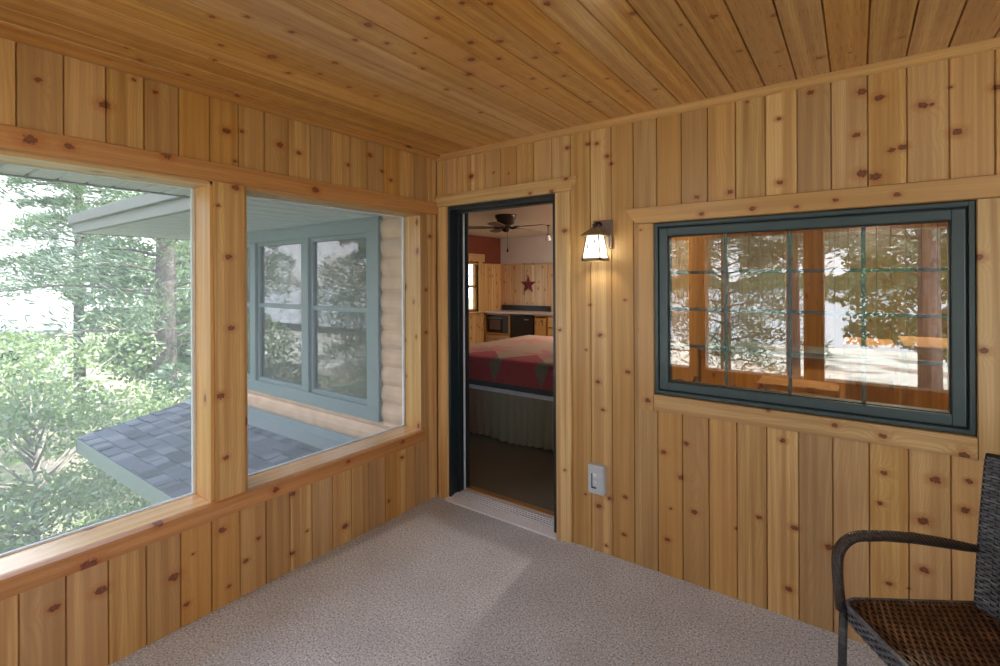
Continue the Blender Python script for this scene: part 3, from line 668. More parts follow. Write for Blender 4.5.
# bedroom side window
wn = empty('window_8', (BXL, 4.59, .93), kind='structure')
q = Wood(); q.wbox((BXL - .14, 5.075, .93), (BXL + .002, 5.09, 1.93), 2); q.wbox((BXL - .14, 4.09, .93), (BXL + .002, 4.105, 1.93), 2); q.wbox((BXL - .002, 5.08, .85), (BXL + .02, 5.20, 1.93), 2); q.wbox((BXL - .002, 3.98, .85), (BXL + .02, 4.10, 1.93), 2)
q.wbox((BXL - .002, 3.92, 1.925), (BXL + .028, 5.26, 2.08), 1); q.wbox((BXL - .14, 4.0, .90), (BXL + .06, 5.18, .93), 1); q.build('casing', M_PINE, wn, world=True)
q = Wood(); q.wbox((BXL - .09, 4.10, 1.41), (BXL - .04, 5.08, 1.46), 1); q.wbox((BXL - .09, 5.02, .93), (BXL - .04, 5.075, 1.925), 2); q.wbox((BXL - .09, 4.10, .93), (BXL - .04, 4.155, 1.925), 2); q.wbox((BXL - .09, 4.10, .93), (BXL - .04, 5.08, .985), 1); q.wbox((BXL - .09, 4.10, 1.87), (BXL - .04, 5.08, 1.925), 1)
q.wbox((BXL - .075, 4.12, 1.63), (BXL - .055, 5.05, 1.65), 1); q.build('sash', M_PINEO, wn, world=True)
b = B(); b.box((BXL - .068, 4.12, .95), (BXL - .064, 5.05, 1.90)); b.build('glass_pane', M_GLASS, wn, world=True)

# bed
def quilt_mat():
    k = N('quilt'); o = k.obj(); s_ = k.sep(o); x, y, z = s_[0], s_[1], s_[2]
    per = .52
    def saw(v, off): return k.math('ABSOLUTE', k.math('SUBTRACT', k.math('FRACT', k.math('DIVIDE', k.math('ADD', v, off), per)), .5))
    chk = k.math('MULTIPLY', k.math('SINE', k.math('MULTIPLY', x, 330.)), k.math('SINE', k.math('MULTIPLY', k.math('ADD', z, y), 330.)))
    red = k.mix(k.rng(chk, -.1, .5), (.27, .03, .045), (.42, .17, .18)); tan = k.mix(k.noise(o, 90., 2), (.30, .21, .16), (.40, .29, .22)); grn = (.175, .155, .13)
    # red scallops over tan: an arch per period falling to points at the hem
    sx_ = saw(x, .10); ph = k.math('SUBTRACT', .5, sx_)        # 0 at point, .5 at arch crown
    arch = k.math('SQRT', k.math('MULTIPLY', sx_, 2.0))
    dd = k.math('SUBTRACT', y, .0)
    topz = k.math('ADD', z, k.math('MULTIPLY', y, .0))
    wtri = k.rng(z, .57, .73, .0, .13)
    tri = k.math('LESS_THAN', k.math('ABSOLUTE', k.math('SUBTRACT', sx_, 0.)), wtri)
    side = k.math('LESS_THAN', y, 1.36)
    c = k.mix(k.math('MULTIPLY', tri, 1.), red, grn)
    # top: star blocks
    u = k.math('SUBTRACT', k.math('FRACT', k.math('DIVIDE', k.math('ADD', x, .36), .8)), .5); v = k.math('SUBTRACT', k.math('FRACT', k.math('DIVIDE', k.math('SUBTRACT', y, 1.15), .8)), .5)
    ang = k.math('ARCTAN2', v, u); rr = k.math('SQRT', k.math('ADD', k.math('MULTIPLY', u, u), k.math('MULTIPLY', v, v)))
    st = k.math('LESS_THAN', rr, k.math('ADD', .27, k.math('MULTIPLY', k.math('COSINE', k.math('MULTIPLY', ang, 8.)), .13)))
    top = k.mix(st, tan, (.42, .17, .15)); top = k.mix(k.math('LESS_THAN', rr, .10), top, (.28, .19, .16))
    scal = k.math('GREATER_THAN', k.math('ADD', k.math('SUBTRACT', y, 1.25), k.math('MULTIPLY', sx_, -.55)), .0)
    c = k.mix(scal, c, top)
    c = k.mix(k.math('LESS_THAN', z, .572), c, (.075, .085, .10))
    k.bsdf(c, .9, 0, k.bump(k.noise(o, 25., 3), .5, .01), .1); return k.m
bx0, bx1, by0, by1 = -1.28, 1.06, 1.19, 3.20
bed = empty('bed', (-.1, 2.2, .012), label='king size bed with red checked quilt and gathered dark skirt in the far bedroom', cat='bed')
b = B(); b.box((bx0 + .05, by0 + .05, .18), (bx1, by1 - .02, .50), .03); b.build('box_spring', plain('white_cotton', (.62, .62, .72), .9), bed, world=True)
def sheet(name, z_lo, z_hi, off, mat, top, wav=.006, sag=None):
    b = B(); rr = .09; path = []
    X0, X1, Y0, Y1 = bx0 - off, bx1 + 0, by0 - off, by1 + off
    per = []
    n = 60
    for i in range(n + 1): per.append((X0 + rr + (X1 - X0 - rr) * (1 - i / n), Y0, (0, -1)))
    for i in range(1, 8): a = PI / 2 * i / 8; per.append((X0 + rr - rr * math.sin(a), Y0 + rr - rr * math.cos(a), (-math.sin(a), -math.cos(a))))
    for i in range(51): per.append((X0, Y0 + rr + (Y1 - Y0 - 2 * rr) * i / 50, (-1, 0)))
    for i in range(1, 8): a = PI / 2 * i / 8; per.append((X0 + rr - rr * math.cos(a), Y1 - rr + rr * math.sin(a), (-math.cos(a), math.sin(a))))
    for i in range(n + 1): per.append((X0 + rr + (X1 - X0 - rr) * i / n, Y1, (0, 1)))
    rows = []
    levels = [(z_lo, 0)] + [(z_lo + (z_hi - .06 - z_lo) * j / 4, 0) for j in range(1, 5)]
    if top: levels += [(z_hi - .03, -.012), (z_hi - .008, -.045), (z_hi, -.11), (z_hi + .015, -.30), (z_hi + .03, -.55), (z_hi + .035, -.85)]
    cxm, cym = (X0 + X1) / 2, (Y0 + Y1) / 2
    for j, (z, ins) in enumerate(levels):
        row = []
        for i, (x, y, nn) in enumerate(per):
            wv_ = wav * math.sin(i * .9) * (1 if z < z_hi - .05 else 0)
            px_, py_ = x + nn[0] * (ins + wv_), y + nn[1] * (ins + wv_)
            py_ = min(max(py_, Y0 + min(0, -ins) * 0), Y1)
            if abs(nn[1]) < 1 and px_ > X1: px_ = X1
            if ins < 0: px_, py_ = max(x, X0 - ins), min(max(y, Y0 - ins), Y1 + ins)
            row.append(b.bm.verts.new((px_, py_, z)))
        rows.append(row)
    for r0, r1 in zip(rows, rows[1:]):
        for i in range(len(per) - 1): b.bm.faces.new((r0[i], r0[i + 1], r1[i + 1], r1[i])).smooth = True
    if top: b.bm.faces.new(rows[-1])
    return b.build(name, mat, bed, world=True)
sheet('mattress', .49, .70, -.02, plain('white_cotton', (.62, .62, .72), .9), True, 0)
sheet('sheet', .478, .560, .012, plain('white_cotton', (.62, .62, .72), .9), False, .003)
sheet('quilt', .520, .795, .022, quilt_mat(), True, .005)
# gathered skirt
k = N('skirt_check'); o = k.obj(); s_ = k.sep(o); chk = k.math('MULTIPLY', k.math('SINE', k.math('MULTIPLY', s_[0], 380.)), k.math('SINE', k.math('MULTIPLY', s_[2], 380.)))
st_ = k.noise(k.comb(k.math('MULTIPLY', s_[0], 4.), 0.), 1., 1)
c_ = k.mix(k.rng(chk, -.2, .6), (.17, .16, .125), (.42, .39, .32)); c_ = k.mix(k.rng(s_[0], -.75, -.35, .55, 0), c_, (.26, .07, .07)); k.bsdf(c_, .95, 0, None, .1)
b = B(); rows = []
per = []
for i in range(421): per.append((bx1 - (bx1 - bx0) * i / 420, by0, 0, -1))
for i in range(1, 361): per.append((bx0, by0 + (by1 - by0) * i / 360, -1, 0))
for j, z in enumerate((.03, .12, .25, .38, .485)):
    row = []
    for i, (x, y, nx, ny) in enumerate(per):
        am = .022 * (1 - z / .6) * math.sin(i * .42 + 1.3 * math.sin(i * .063)) + .012 * (1 - z / .5)
        row.append(b.bm.verts.new((x + nx * am, y + ny * am, z + (.010 * math.sin(i * .05) if j == 0 else 0))))
    rows.append(row)
for r0, r1 in zip(rows, rows[1:]):
    for i in range(len(per) - 1): b.bm.faces.new((r0[i], r0[i + 1], r1[i + 1], r1[i])).smooth = True
b.build('bed_skirt', k.m, bed, world=True)
hb = Wood()
for i in range(15): hb.wbox((1.065, by0 + .02 + i * .131, .02), (1.10, by0 + .02 + (i + 1) * .131, 1.15), 2, .003)
hb.build('headboard', M_PINEO, bed, world=True)

# ceiling fan
fc = Vector((-1.45, 2.90, 0))
fan = empty('ceiling_fan', (fc.x, fc.y, 2.445), label='dark bronze ceiling fan with wooden blades hugging the bedroom ceiling', cat='ceiling fan')
b = B(); b.lathe([(.148, 2.445), (.150, 2.43), (.143, 2.40), (.125, 2.375), (.118, 2.335), (.095, 2.315), (.06, 2.305)], (fc.x, fc.y, 0), 28); b.build('canopy', DKBRONZE, fan, world=True)
b = B(); b.lathe([(.05, 2.31), (.075, 2.30), (.08, 2.275), (.05, 2.262), (.048, 2.235), (.03, 2.215), (0, 2.21)], (fc.x, fc.y, 0), 24); b.build('motor_hub', DKBRONZE, fan, world=True)
FB = plain('dark_walnut_blade', (.10, .042, .025), .45, var=.2, scale=12)
for i in range(5):
    a = math.radians(216 - 72 * i + 0); dx, dy = math.cos(a), math.sin(a); R3 = Matrix.Rotation(a, 3, 'Z')
    b = B(); b.prism([R3 @ Vector(p) for p in [(.15, -.045, -.006), (.30, -.062, -.010), (.56, -.068, -.011), (.615, -.045, -.008), (.625, 0, -.0), (.615, .045, .008), (.56, .068, .011), (.30, .062, .010), (.15, .045, .006)]], (0, 0, .007))
    bmesh.ops.translate(b.bm, verts=b.bm.verts, vec=(fc.x, fc.y, 2.272)); bl = b.build('blade', FB, fan, world=True)
    b = B(); b.tube([R3 @ Vector((.06, 0, 0)), R3 @ Vector((.12, 0, -.006)), R3 @ Vector((.19, 0, .006))], .011, 7); b.box((-.02, -.03, 0), (.05, .03, .005)); 
    bmesh.ops.translate(b.bm, verts=[v for v in b.bm.verts][-8:], vec=R3 @ Vector((.17, 0, .004)))
    bmesh.ops.translate(b.bm, verts=b.bm.verts, vec=(fc.x, fc.y, 2.275)); br_ = b.build('blade_iron', DKBRONZE, None); world_child(br_, bl)
b = B(); b.tube([(fc.x + .05, fc.y - .03, 2.25), (fc.x + .05, fc.y - .03, 1.99)], .0022, 6); b.lathe([(0, 1.93), (.012, 1.94), (.014, 1.96), (.006, 1.985), (0, 1.99)], (fc.x + .05, fc.y - .03, 0), 12); b.build('pull_chain', DKBRONZE, fan, world=True)
# little glass spot hung from the ceiling
t = empty('glass_pendant', (-1.60, 4.3, 2.445), label='tiny clear glass pendant light hanging right of the bedroom fan', cat='pendant lamp')
b = B(); b.lathe([(.035, 2.445), (.035, 2.435), (.008, 2.43), (.004, 2.30), (.018, 2.295), (.02, 2.275), (0, 2.27)], (-1.60, 4.3, 0), 16); b.build('stem', DKBRONZE, t, world=True)
b = B(); b.lathe([(.018, 2.285), (.035, 2.26), (.048, 2.225), (.045, 2.20), (.03, 2.185)], (-1.60, 4.3, 0), 18); b.build('glass_shade', plain('frosted_glass', (.75, .72, .72), .15, coat=.5), t, world=True)

# barn star, pressed metal with raised ridges
t = B(); cx, cz, R = -2.985, 1.462, .195; yb = BY - .004
c0 = t.bm.verts.new((cx, yb - .045, cz)); rim = []
for i in range(10):
    r_ = R if i % 2 == 0 else R * .40; a = PI / 2 + i * PI / 5; rim.append(t.bm.verts.new((cx + r_ * math.cos(a), yb - (.006 if i % 2 == 0 else .004), cz + r_ * math.sin(a))))
rim2 = [t.bm.verts.new((v.co.x, yb, v.co.z)) for v in rim]
for i in range(10): t.bm.faces.new((c0, rim[i], rim[(i + 1) % 10])); t.bm.faces.new((rim[i], rim2[i], rim2[(i + 1) % 10], rim[(i + 1) % 10]))
t.bm.faces.new(rim2)
o = t.build('barn_star', plain('dark_red_metal', (.15, .012, .014), .55, .0, var=.2)); tag(o, 'dark red five-pointed metal star hung on the pale wainscot', 'wall decoration')

# kitchenette along the bedroom's far wall
ky = 5.25
PINEO = M_PINEO
def cab(name, x0, x1, lab, fronts, open_=None, y0=ky, y1=BY - .02, z1=.89):
    t = empty(name, ((x0 + x1) / 2, (y0 + y1) / 2, .012), label=lab, cat='cabinet')
    q = Wood()
    q.wbox((x0, y0, .012), (x0 + .03, y1, z1), 2); q.wbox((x1 - .03, y0, .012), (x1, y1, z1), 2); q.wbox((x0 + .03, y0 + .02, .012), (x1 - .03, y1, .10), 0); q.wbox((x0 + .03, y1 - .02, .10), (x1 - .03, y1, z1), 2); q.wbox((x0 + .03, y0 + .001, z1 - .03), (x1 - .03, y1 - .02, z1), 0)
    if open_: q.wbox((x0 + .03, y0 + .001, open_ - .025), (x1 - .03, y1 - .02, open_), 0)
    q.build('body', PINEO, t, world=True)
    for kind, a0, a1, zz0, zz1 in fronts:
        q = Wood(); q.wbox((a0, y0 - .018, zz0), (a1, y0 - .002, zz1), 0 if kind == 'drawer' else 2, .004)
        f = q.build(kind, M_PINE, t, world=True)
        b = B(); 
        if kind == 'drawer': b.tube([((a0 + a1) / 2 - .045, y0 - .02, (zz0 + zz1) / 2), ((a0 + a1) / 2 - .04, y0 - .045, (zz0 + zz1) / 2), ((a0 + a1) / 2 + .04, y0 - .045, (zz0 + zz1) / 2), ((a0 + a1) / 2 + .045, y0 - .02, (zz0 + zz1) / 2)], .006, 7)
        else: b.tube([(a1 - .04, y0 - .02, zz1 - .14), (a1 - .04, y0 - .04, zz1 - .13), (a1 - .04, y0 - .04, zz1 - .06), (a1 - .04, y0 - .02, zz1 - .05)], .005, 7)
        hn = b.build('handle', DKBRONZE, None); world_child(hn, f)
    return t
cab('microwave_cabinet', -3.66, -3.04, 'orange pine base cabinet with an open bay around the microwave', [('drawer', -3.62, -3.07, .28, .46), ('door', -3.62, -3.07, .04, .27)], open_=.50)
cab('slim_cabinet', -2.47, -2.20, 'narrow orange pine cabinet between the black fridge and the drawers', [('door', -2.445, -2.225, .10, .84)])
cab('drawer_cabinet', -2.195, -1.45, 'pine drawer cabinet at the right end of the bedroom kitchenette', [('drawer', -2.16, -1.48, .68, .86), ('drawer', -2.16, -1.48, .42, .66), ('drawer', -2.16, -1.48, .12, .40)])
b = B(); b.box((-3.68, ky - .03, .892), (-1.43, BY - .003, .925), .005); o = b.build('worktop', plain('pale_pink_laminate', (.50, .40, .36), .4)); tag(o, 'pale laminate worktop running over the bedroom kitchenette cabinets', 'worktop')
b = B(); b.box((-3.62, BY - .05, .926), (-2.45, BY - .004, 1.035), .004); o = b.build('backsplash', plain('black_backsplash', (.02, .022, .03), .3)); tag(o, 'low black backsplash strip standing on the worktop below the star', 'backsplash')
t = empty('microwave_oven', (-3.34, 5.45, .50), label='black microwave oven sitting in the open cabinet bay', cat='microwave')
b = B(); b.box((-3.60, ky + .03, .503), (-3.085, BY - .10, .84), .006); b.build('body', BLACK, t, world=True)
b = B(); b.box((-3.59, ky + .008, .515), (-3.22, ky + .028, .83), .004); dr = b.build('door', BLACK, t, world=True)
b = B(); b.box((-3.53, ky + .002, .57), (-3.27, ky + .0075, .76), .002); g_ = b.build('door_window', plain('tinted_window', (.10, .055, .05), .15, coat=.5), None); world_child(g_, dr)
b = B(); b.box((-3.59, ky + .003, .790), (-3.22, ky + .0078, .800)); g_ = b.build('handle', plain('brushed_steel', (.35, .38, .42), .3, .8), None); world_child(g_, dr)
b = B(); b.box((-3.215, ky + .010, .515), (-3.09, ky + .028, .83), .003)
for i in range(4):
    for j in range(3): b.box((-3.195 + j * .032, ky + .006, .56 + i * .035), (-3.175 + j * .032, ky + .011, .58 + i * .035))
b.build('control_panel', plain('dark_panel', (.05, .055, .06), .3), t, world=True)
t = empty('mini_fridge', (-2.76, 5.5, .012), label='black under-counter fridge beside the microwave cabinet', cat='fridge')
b = B(); b.box((-3.02, ky + .06, .03), (-2.49, BY - .06, .875), .008); b.build('body', BLACK, t, world=True)
b = B(); b.box((-3.02, ky, .05), (-2.49, ky + .055, .872), .012); d_ = b.build('door', BLACK, t, world=True)
b = B(); b.box((-2.70, ky - .006, .79), (-2.60, ky - .0005, .805), .001); g_ = b.build('badge', plain('brushed_steel', (.35, .38, .42), .3, .8), None); world_child(g_, d_)
for sx_ in (-2.98, -2.53):
    b = B(); b.lathe([(.02, .0125), (.02, .032)], (sx_, ky + .10, 0), 10); b.build('foot', BLACK, t, world=True)

# ------------------------------------------------------------------ kitchen seen through the picture window
KX1, KY1 = 5.1, 4.3
b = B(); b.box((1.22, .175, -.10), (KX1, KY1, .012)); struct('floor_kitchen', b, plain('dark_wood_floor', (.16, .09, .05), .5, var=.2))
b = B(); b.box((1.12, .13, 2.445), (KX1 + .1, KY1 + .12, 2.56)); struct('ceiling_kitchen', b, M_PINEO if False else CEILW)
js = [1.22 + .1278 * i for i in range(1, 40)]
wd = Wood(); planked(wd, 'x', 1.22, KX1, js, cut([], .012, 2.445), KY1, -1); tag(wd.build('wall_kitchen_back', M_PINEO), kind='structure')
wd = Wood(); planked(wd, 'y', .18, KY1, [.18 + .1278 * i for i in range(1, 40)], cut([], .012, 2.445), 1.225, 1); tag(wd.build('wall_kitchen_left', M_PINEO), kind='structure')
wd = Wood(); planked(wd, 'y', .18, KY1, [.18 + .1278 * i for i in range(1, 40)], cut([], .012, 2.445), KX1, -1); tag(wd.build('wall_kitchen_right', M_PINEO), kind='structure')
# sink counter
t = empty('sink_counter', (1.9, 2.5, .012), label='kitchen sink counter seen through the picture window below the faucet', cat='counter')
q = Wood()
for i in range(9): q.wbox((1.25 + i * .15, 2.30, .012), (1.25 + (i + 1) * .15, 2.86, .875), 2)
q.build('body', M_PINEO, t, world=True)
b = B(); b.box((1.235, 2.26, .877), (2.64, 2.90, .912), .006); b.build('countertop', plain('slate_green_counter', (.13, .17, .18), .3), t, world=True)
b = B(); b.box((1.50, 2.38, .9125), (2.10, 2.78, .918), .002); b.build('sink_rim', plain('brushed_steel', (.35, .38, .42), .3, .8), t, world=True)
t = empty('kitchen_faucet', (1.36, 2.50, .912), label='tall curved bronze gooseneck faucet on the kitchen counter', cat='faucet')
b = B(); b.tube([(1.33, 2.5, .9125), (1.33, 2.5, 1.05)] + [(1.33 + .085 - .085 * math.cos(a), 2.5, 1.05 + .085 * math.sin(a)) for a in [PI * i / 12 for i in range(1, 12)]] + [(1.50, 2.5, 1.04), (1.50, 2.5, 1.0)], .014, 12); b.build('spout', DKBRONZE, t, world=True)
b = B(); b.lathe([(.032, .9125), (.032, .93), (.02, .945), (.018, .99), (.012, 1.0)], (1.33, 2.5, 0), 16); b.build('base', DKBRONZE, t, world=True)
b = B(); b.tube([(1.33, 2.48, .97), (1.33, 2.43, 1.00), (1.33, 2.39, 1.03)], .008, 8); b.build('handle', DKBRONZE, t, world=True)
# pine cabinets close behind the glass on the right
def block(name, x0, x1, y0, y1, z1, lab, cap=.03):
    t = empty(name, ((x0 + x1) / 2, (y0 + y1) / 2, .012), label=lab, cat='cabinet'); q = Wood(); n = max(2, round((x1 - x0) / .15))
    for i in range(n): q.wbox((x0 + (x1 - x0) * i / n, y0, .012), (x0 + (x1 - x0) * (i + 1) / n, y1, z1 - cap - .001), 2)
    q.build('body', M_PINEO, t, world=True)
    q = Wood(); q.wbox((x0 - .012, y0 - .015, z1 - cap), (x1 + .012, y1 + .012, z1), 0); q.build('top', M_PINEO, t, world=True); return t
block('pine_cabinet', 2.665, 3.6, .80, 1.35, 1.19, 'tall pine cabinet filling the lower right of the picture window')
block('pine_chest', 2.395, 2.61, .86, 1.30, 1.17, 'narrow pine chest left of the tall cabinet behind the glass', .055)
t = empty('pine_bench', (2.2, .8, .012), label='low pine bench in front of the narrow chest behind the glass', cat='bench')
q = Wood(); q.wbox((1.98, .55, .93), (2.37, .80, .955), 0); q.wbox((1.98, .56, .012), (2.02, .79, .93), 2); q.wbox((2.33, .56, .012), (2.37, .79, .93), 2); q.build('frame', M_PINEO, t, world=True)
AMB = plain('amber_bottle_glass', (.13, .022, .012), .12, coat=.8)
for i, (x, y) in enumerate(((2.060, .150), (2.088, .148))):
    b = B(); b.lathe([(0, .9585), (.012, .9585), (.013, .965), (.012, .998), (.006, 1.012), (.006, 1.026), (0, 1.028)], (x, y, 0), 16); o = b.build('amber_bottle', AMB)
    tag(o, ('left' if i == 0 else 'right') + ' one of two small amber bottles on the inner sill of the picture window', 'bottle', 'amber bottles on the inner sill')
CL = plain('brown_glazed_clay', (.14, .04, .02), .3, var=.2, coat=.3)
b = B(); b.lathe([(0, .9585), (.024, .9585), (.033, .972), (.034, .99), (.026, 1.004), (.022, 1.004), (.020, .97), (0, .965)], (1.668, .140, 0), 20); o = b.build('clay_bowl', CL); tag(o, 'small brown bowl on the inner sill at the left end of the picture window', 'bowl')
b = B(); b.lathe([(0, .9585), (.017, .9585), (.022, .985), (.018, 1.010), (.010, 1.022), (.013, 1.032), (0, 1.030)], (1.752, .142, 0), 20); o = b.build('clay_jug', CL); tag(o, 'small brown jug on the inner sill right of the bowl', 'jug')
# unseen fill lamps added to lift the brightness of the rooms
def fill_lamp(x, y, en, lab, col=(1, .82, .6), z=2.445, par='added_fill_light'):
    t = empty(par, (x, y, z), label=lab, cat='fill light')
    b = B(); b.lathe([(.15, z), (.15, z - .025), (.13, z - .03)], (x, y, 0), 24); b.build('base', DKBRONZE, t, world=True)
    k = N('fill_dome_glow'); e = k.n('Emission'); k.put(e.inputs[0], col + (1,)); k.put(e.inputs[1], en); k.done(e.outputs[0])
    b = B(); b.lathe([(.13, z - .03), (.12, z - .06), (.08, z - .085), (0, z - .095)], (x, y, 0), 24); b.build('fill_dome', k.m, t, world=True)
fill_lamp(2.6, 1.6, 48., 'added unseen fill light on the kitchen ceiling')
fill_lamp(.45, 4.3, 165., 'added unseen fill light on the bedroom ceiling near the headboard end', (1, .88, .74))
fill_lamp(3.7, -2.9, 4.5, 'added unseen fill light on the porch ceiling toward the far right window', (1, .94, .86))
fill_lamp(1.1, -2.9, 4.5, 'added unseen fill light on the porch ceiling toward the left screens', (1, .94, .86))

# ------------------------------------------------------------------ the wing's outside wall, windows and roofs
SID = plain('cedar_log_siding', (.60, .37, .235), .6, var=.14, scale=9, bump=.15)
def siding(b, x0, x1, z0, z1, y=0.0, course=.145, skip=()):
    z = z0
    while z < z1 - 1e-4:
        zt = min(z + course, z1); segs = [(x0, x1)]
        for (a, bb, lo, hi) in skip:
            if zt > lo and z < hi:
                ns_ = []
                for (p, q) in segs:
                    if a > p: ns_.append((p, min(a, q)))
                    if bb < q: ns_.append((max(bb, p), q))
                segs = ns_
        for (p, q) in segs:
            if q - p < .005: continue
            pr = [(0.03, 0), (-.004, 0), (-.018, .035), (-.022, .075), (-.016, .115), (-.002, .143), (.03, .143)]
            b.prism([(p, y + a, z + h_ * (zt - z) / .143) for a, h_ in pr], (q - p, 0, 0))
        z = zt
hole = (-3.53, -.60, .44, 2.06)
b = B(); siding(b, -3.80, -.17, .44, 2.06, skip=[(hole[0], hole[1], hole[2] - .01, hole[3] + .01)]); siding(b, -3.80, -.17, -2.95, .44); 
o = b.build('wall_exterior', SID); tag(o, kind='structure')
slab('sheathing', 'x', -3.80, 0., -2.95, 2.445, .03, .128, [(-3.45, -.70, .50, 1.99)], TEAL, o)
b = B(); b.box((-.16, .031, -.02), (.10, .128, 2.445)); b.build('corner_block', M_PINE).parent = o
b = B(); b.box((-3.83, -.03, -2.95), (-3.78, .14, 2.06)); b.box((-3.82, .128, -2.95), (-3.8, BY + .14, .93)); b.box((-3.82, .128, .93), (-3.8, 4.10, 1.925)); b.box((-3.82, 5.075, .93), (-3.8, BY + .14, 1.925)); b.box((-3.82, .128, 1.925), (-3.8, BY + .14, 2.445)); b.build('corner_board', TEAL).parent = o
W9 = empty('window_9', (-2.07, 0, .44), kind='structure')
b = B(); b.box((-3.55, -.045, .438), (-.590, .0, .545), .004); b.box((-3.55, -.045, 1.940), (-.590, .0, 2.06), .004); b.box((-3.55, -.045, .545), (-3.42, .0, 1.94), .003); b.box((-.735, -.045, .545), (-.590, .0, 1.94), .003)
b.box((-3.57, -.06, 2.035), (-.565, .0, 2.058), .003)
b.box((-1.662, -.040, .545), (-1.555, .02, 1.94), .003); b.box((-2.592, -.040, .545), (-2.486, .02, 1.94), .003); b.build('frame', TEAL, W9, world=True)
for i, (x0, x1) in enumerate(((-3.42, -2.592), (-2.486, -1.662), (-1.555, -.735))):
    b = B(); ring(b, x0, x1, .545, 1.94, .035, -.010, .03, .003); ring(b, x0, x1, 1.29, 1.325, .016, -.004, .03, 0); b.box((x0 + .03, -.012, 1.29), (x1 - .03, .025, 1.328), .002); s_ = b.build('sash', TEAL, W9, world=True)
    b = B(); b.box((x0 + .03, .010, .575), (x1 - .03, .014, 1.29)); b.box((x0 + .03, .010, 1.328), (x1 - .03, .014, 1.91)); g_ = b.build('glass_pane', M_EXTGLASS, None); world_child(g_, s_)
# inside blinds/jamb of the trio
b = B(); ring(b, -3.46, -.69, .49, 2.0, .06, .06, .18, 0); b.build('inner_casing', M_PINE, W9, world=True)

# upper eave: boxed soffit with panel seams, fascia, roof above
b = B(); n = 19
for i in range(n):
    x0 = -4.02 + i * (3.85 / n); x1 = x0 + 3.85 / n
    b.prism([(x0, -1.07, 2.068), (x0 + .006, -1.07, 2.056), (x1 - .046, -1.07, 2.056), (x1 - .036, -1.07, 2.084), (x1, -1.07, 2.084), (x1, -1.07, 2.085), (x0, -1.07, 2.085)], (0, 1.07, 0))
o = b.build('soffit', WHITEP); tag(o, kind='structure')
b = B(); b.box((-4.04, -1.115, 2.050), (-.17, -1.068, 2.205), .004); b.box((-4.06, -1.15, 2.140), (-.17, -1.115, 2.235), .008); b.box((-4.06, -1.115, 2.050), (-4.02, 0.10, 2.205), .004); b.build('fascia', FASCIA).parent = o
def shingles(name, x0, x1, y0, z0, y1, z1, parent=None):
    """courses of tabs from the eave (y0,z0) up to (y1,z1)"""
    L_ = math.hypot(y1 - y0, z1 - z0); dy, dz = (y1 - y0) / L_, (z1 - z0) / L_; ny, nz_ = -dz, dy
    if nz_ < 0: ny, nz_ = -ny, -nz_
    b = B(); ex = .128; n = int(L_ / ex) + 1
    for i in range(n):
        s0 = i * ex; s1 = min(L_, s0 + ex + .03); x = x0 - random.uniform(0, .2)
        while x < x1:
            w_ = random.choice((.08, .11, .14, .17)); a, c_ = max(x, x0), min(x + w_ - .004, x1); x += w_
            if c_ - a < .02: continue
            th = random.choice((.007, .008, .016, .020)); ds = random.choice((0, 0, .012))
            P = lambda xx, s_, h_: (xx, y0 + dy * s_ + ny * h_, z0 + dz * s_ + nz_ * h_)
            p = [P(a, s0 - .004 + ds, .006), P(a, s0 - .004 + ds, .006 + th), P(a, s1, .004), P(a, s1, -.004)]
            b.prism(p, (c_ - a, 0, 0), mi=random.choice((0, 0, 1, 2)))
    b.prism([(x0, y0, z0 - .02), (x0, y0, z0 + .004), (x0, y1, z1 + .004), (x0, y1, z1 - .02)], (x1 - x0, 0, 0))
    sh = [plain('shingle_slate', (.085, .095, .125), .9, var=.35, scale=300), plain('shingle_dark', (.045, .052, .075), .9, var=.35, scale=300), plain('shingle_light', (.14, .15, .185), .9, var=.35, scale=300)]
    o = b.build(name, sh); 
    if parent: o.parent = parent
    else: tag(o, kind='structure')
    return o
shingles('roof_upper', -4.06, -.60, -1.14, 2.21, .24, 2.72)
b = B(); b.prism([(-.6, SY - 1.1, 2.14), (-.6, SY - 1.1, 2.22), (2.85, SY - 1.1, 3.75), (EX + 1.4, SY - 1.1, 2.22), (EX + 1.4, SY - 1.1, 2.14), (EX + .15, SY - 1.1, 2.14), (EX + .15, SY - 1.1, 2.56), (-.166, SY - 1.1, 2.56), (-.166, SY - 1.1, 2.14)], (0, -SY + 1.3, 0)); tag(b.build('roof_porch', MATS['shingle_slate']), kind='structure')
b = B(); b.prism([(EX + .3, .2, 2.57), (EX + .3, 3.0, 4.1), (EX + .3, BY + .6, 2.57)], (-EX - 4.3, 0, 0)); tag(b.build('roof_house', MATS['shingle_slate']), kind='structure')
lr = shingles('roof_lower', -3.93, -.18, -1.11, -.03, -.02, .15)
b = B(); b.box((-3.95, -1.115, -.175), (-.18, -1.085, -.035), .004); b.prism([(-3.955, -1.115, -.175), (-3.955, -1.115, -.035), (-3.955, -.02, .14), (-3.955, -.02, .0)], (.03, 0, 0))
b.build('fascia', plain('pale_green_fascia', (.20, .25, .22), .5)).parent = lr
b = B(); b.box((-3.93, -1.085, -.17), (-.18, -.0, -.155)); b.build('soffit', WHITEP).parent = lr
b = B(); b.prism([(-3.90, -.012, .25), (-3.90, -.03, .25), (-3.90, -.035, .185), (-3.90, -.16, .150), (-3.90, -.16, .142), (-3.90, -.012, .165)], (3.73, 0, 0)); b.build('flashing', plain('blue_grey_flashing', (.17, .21, .235), .4)).parent = lr
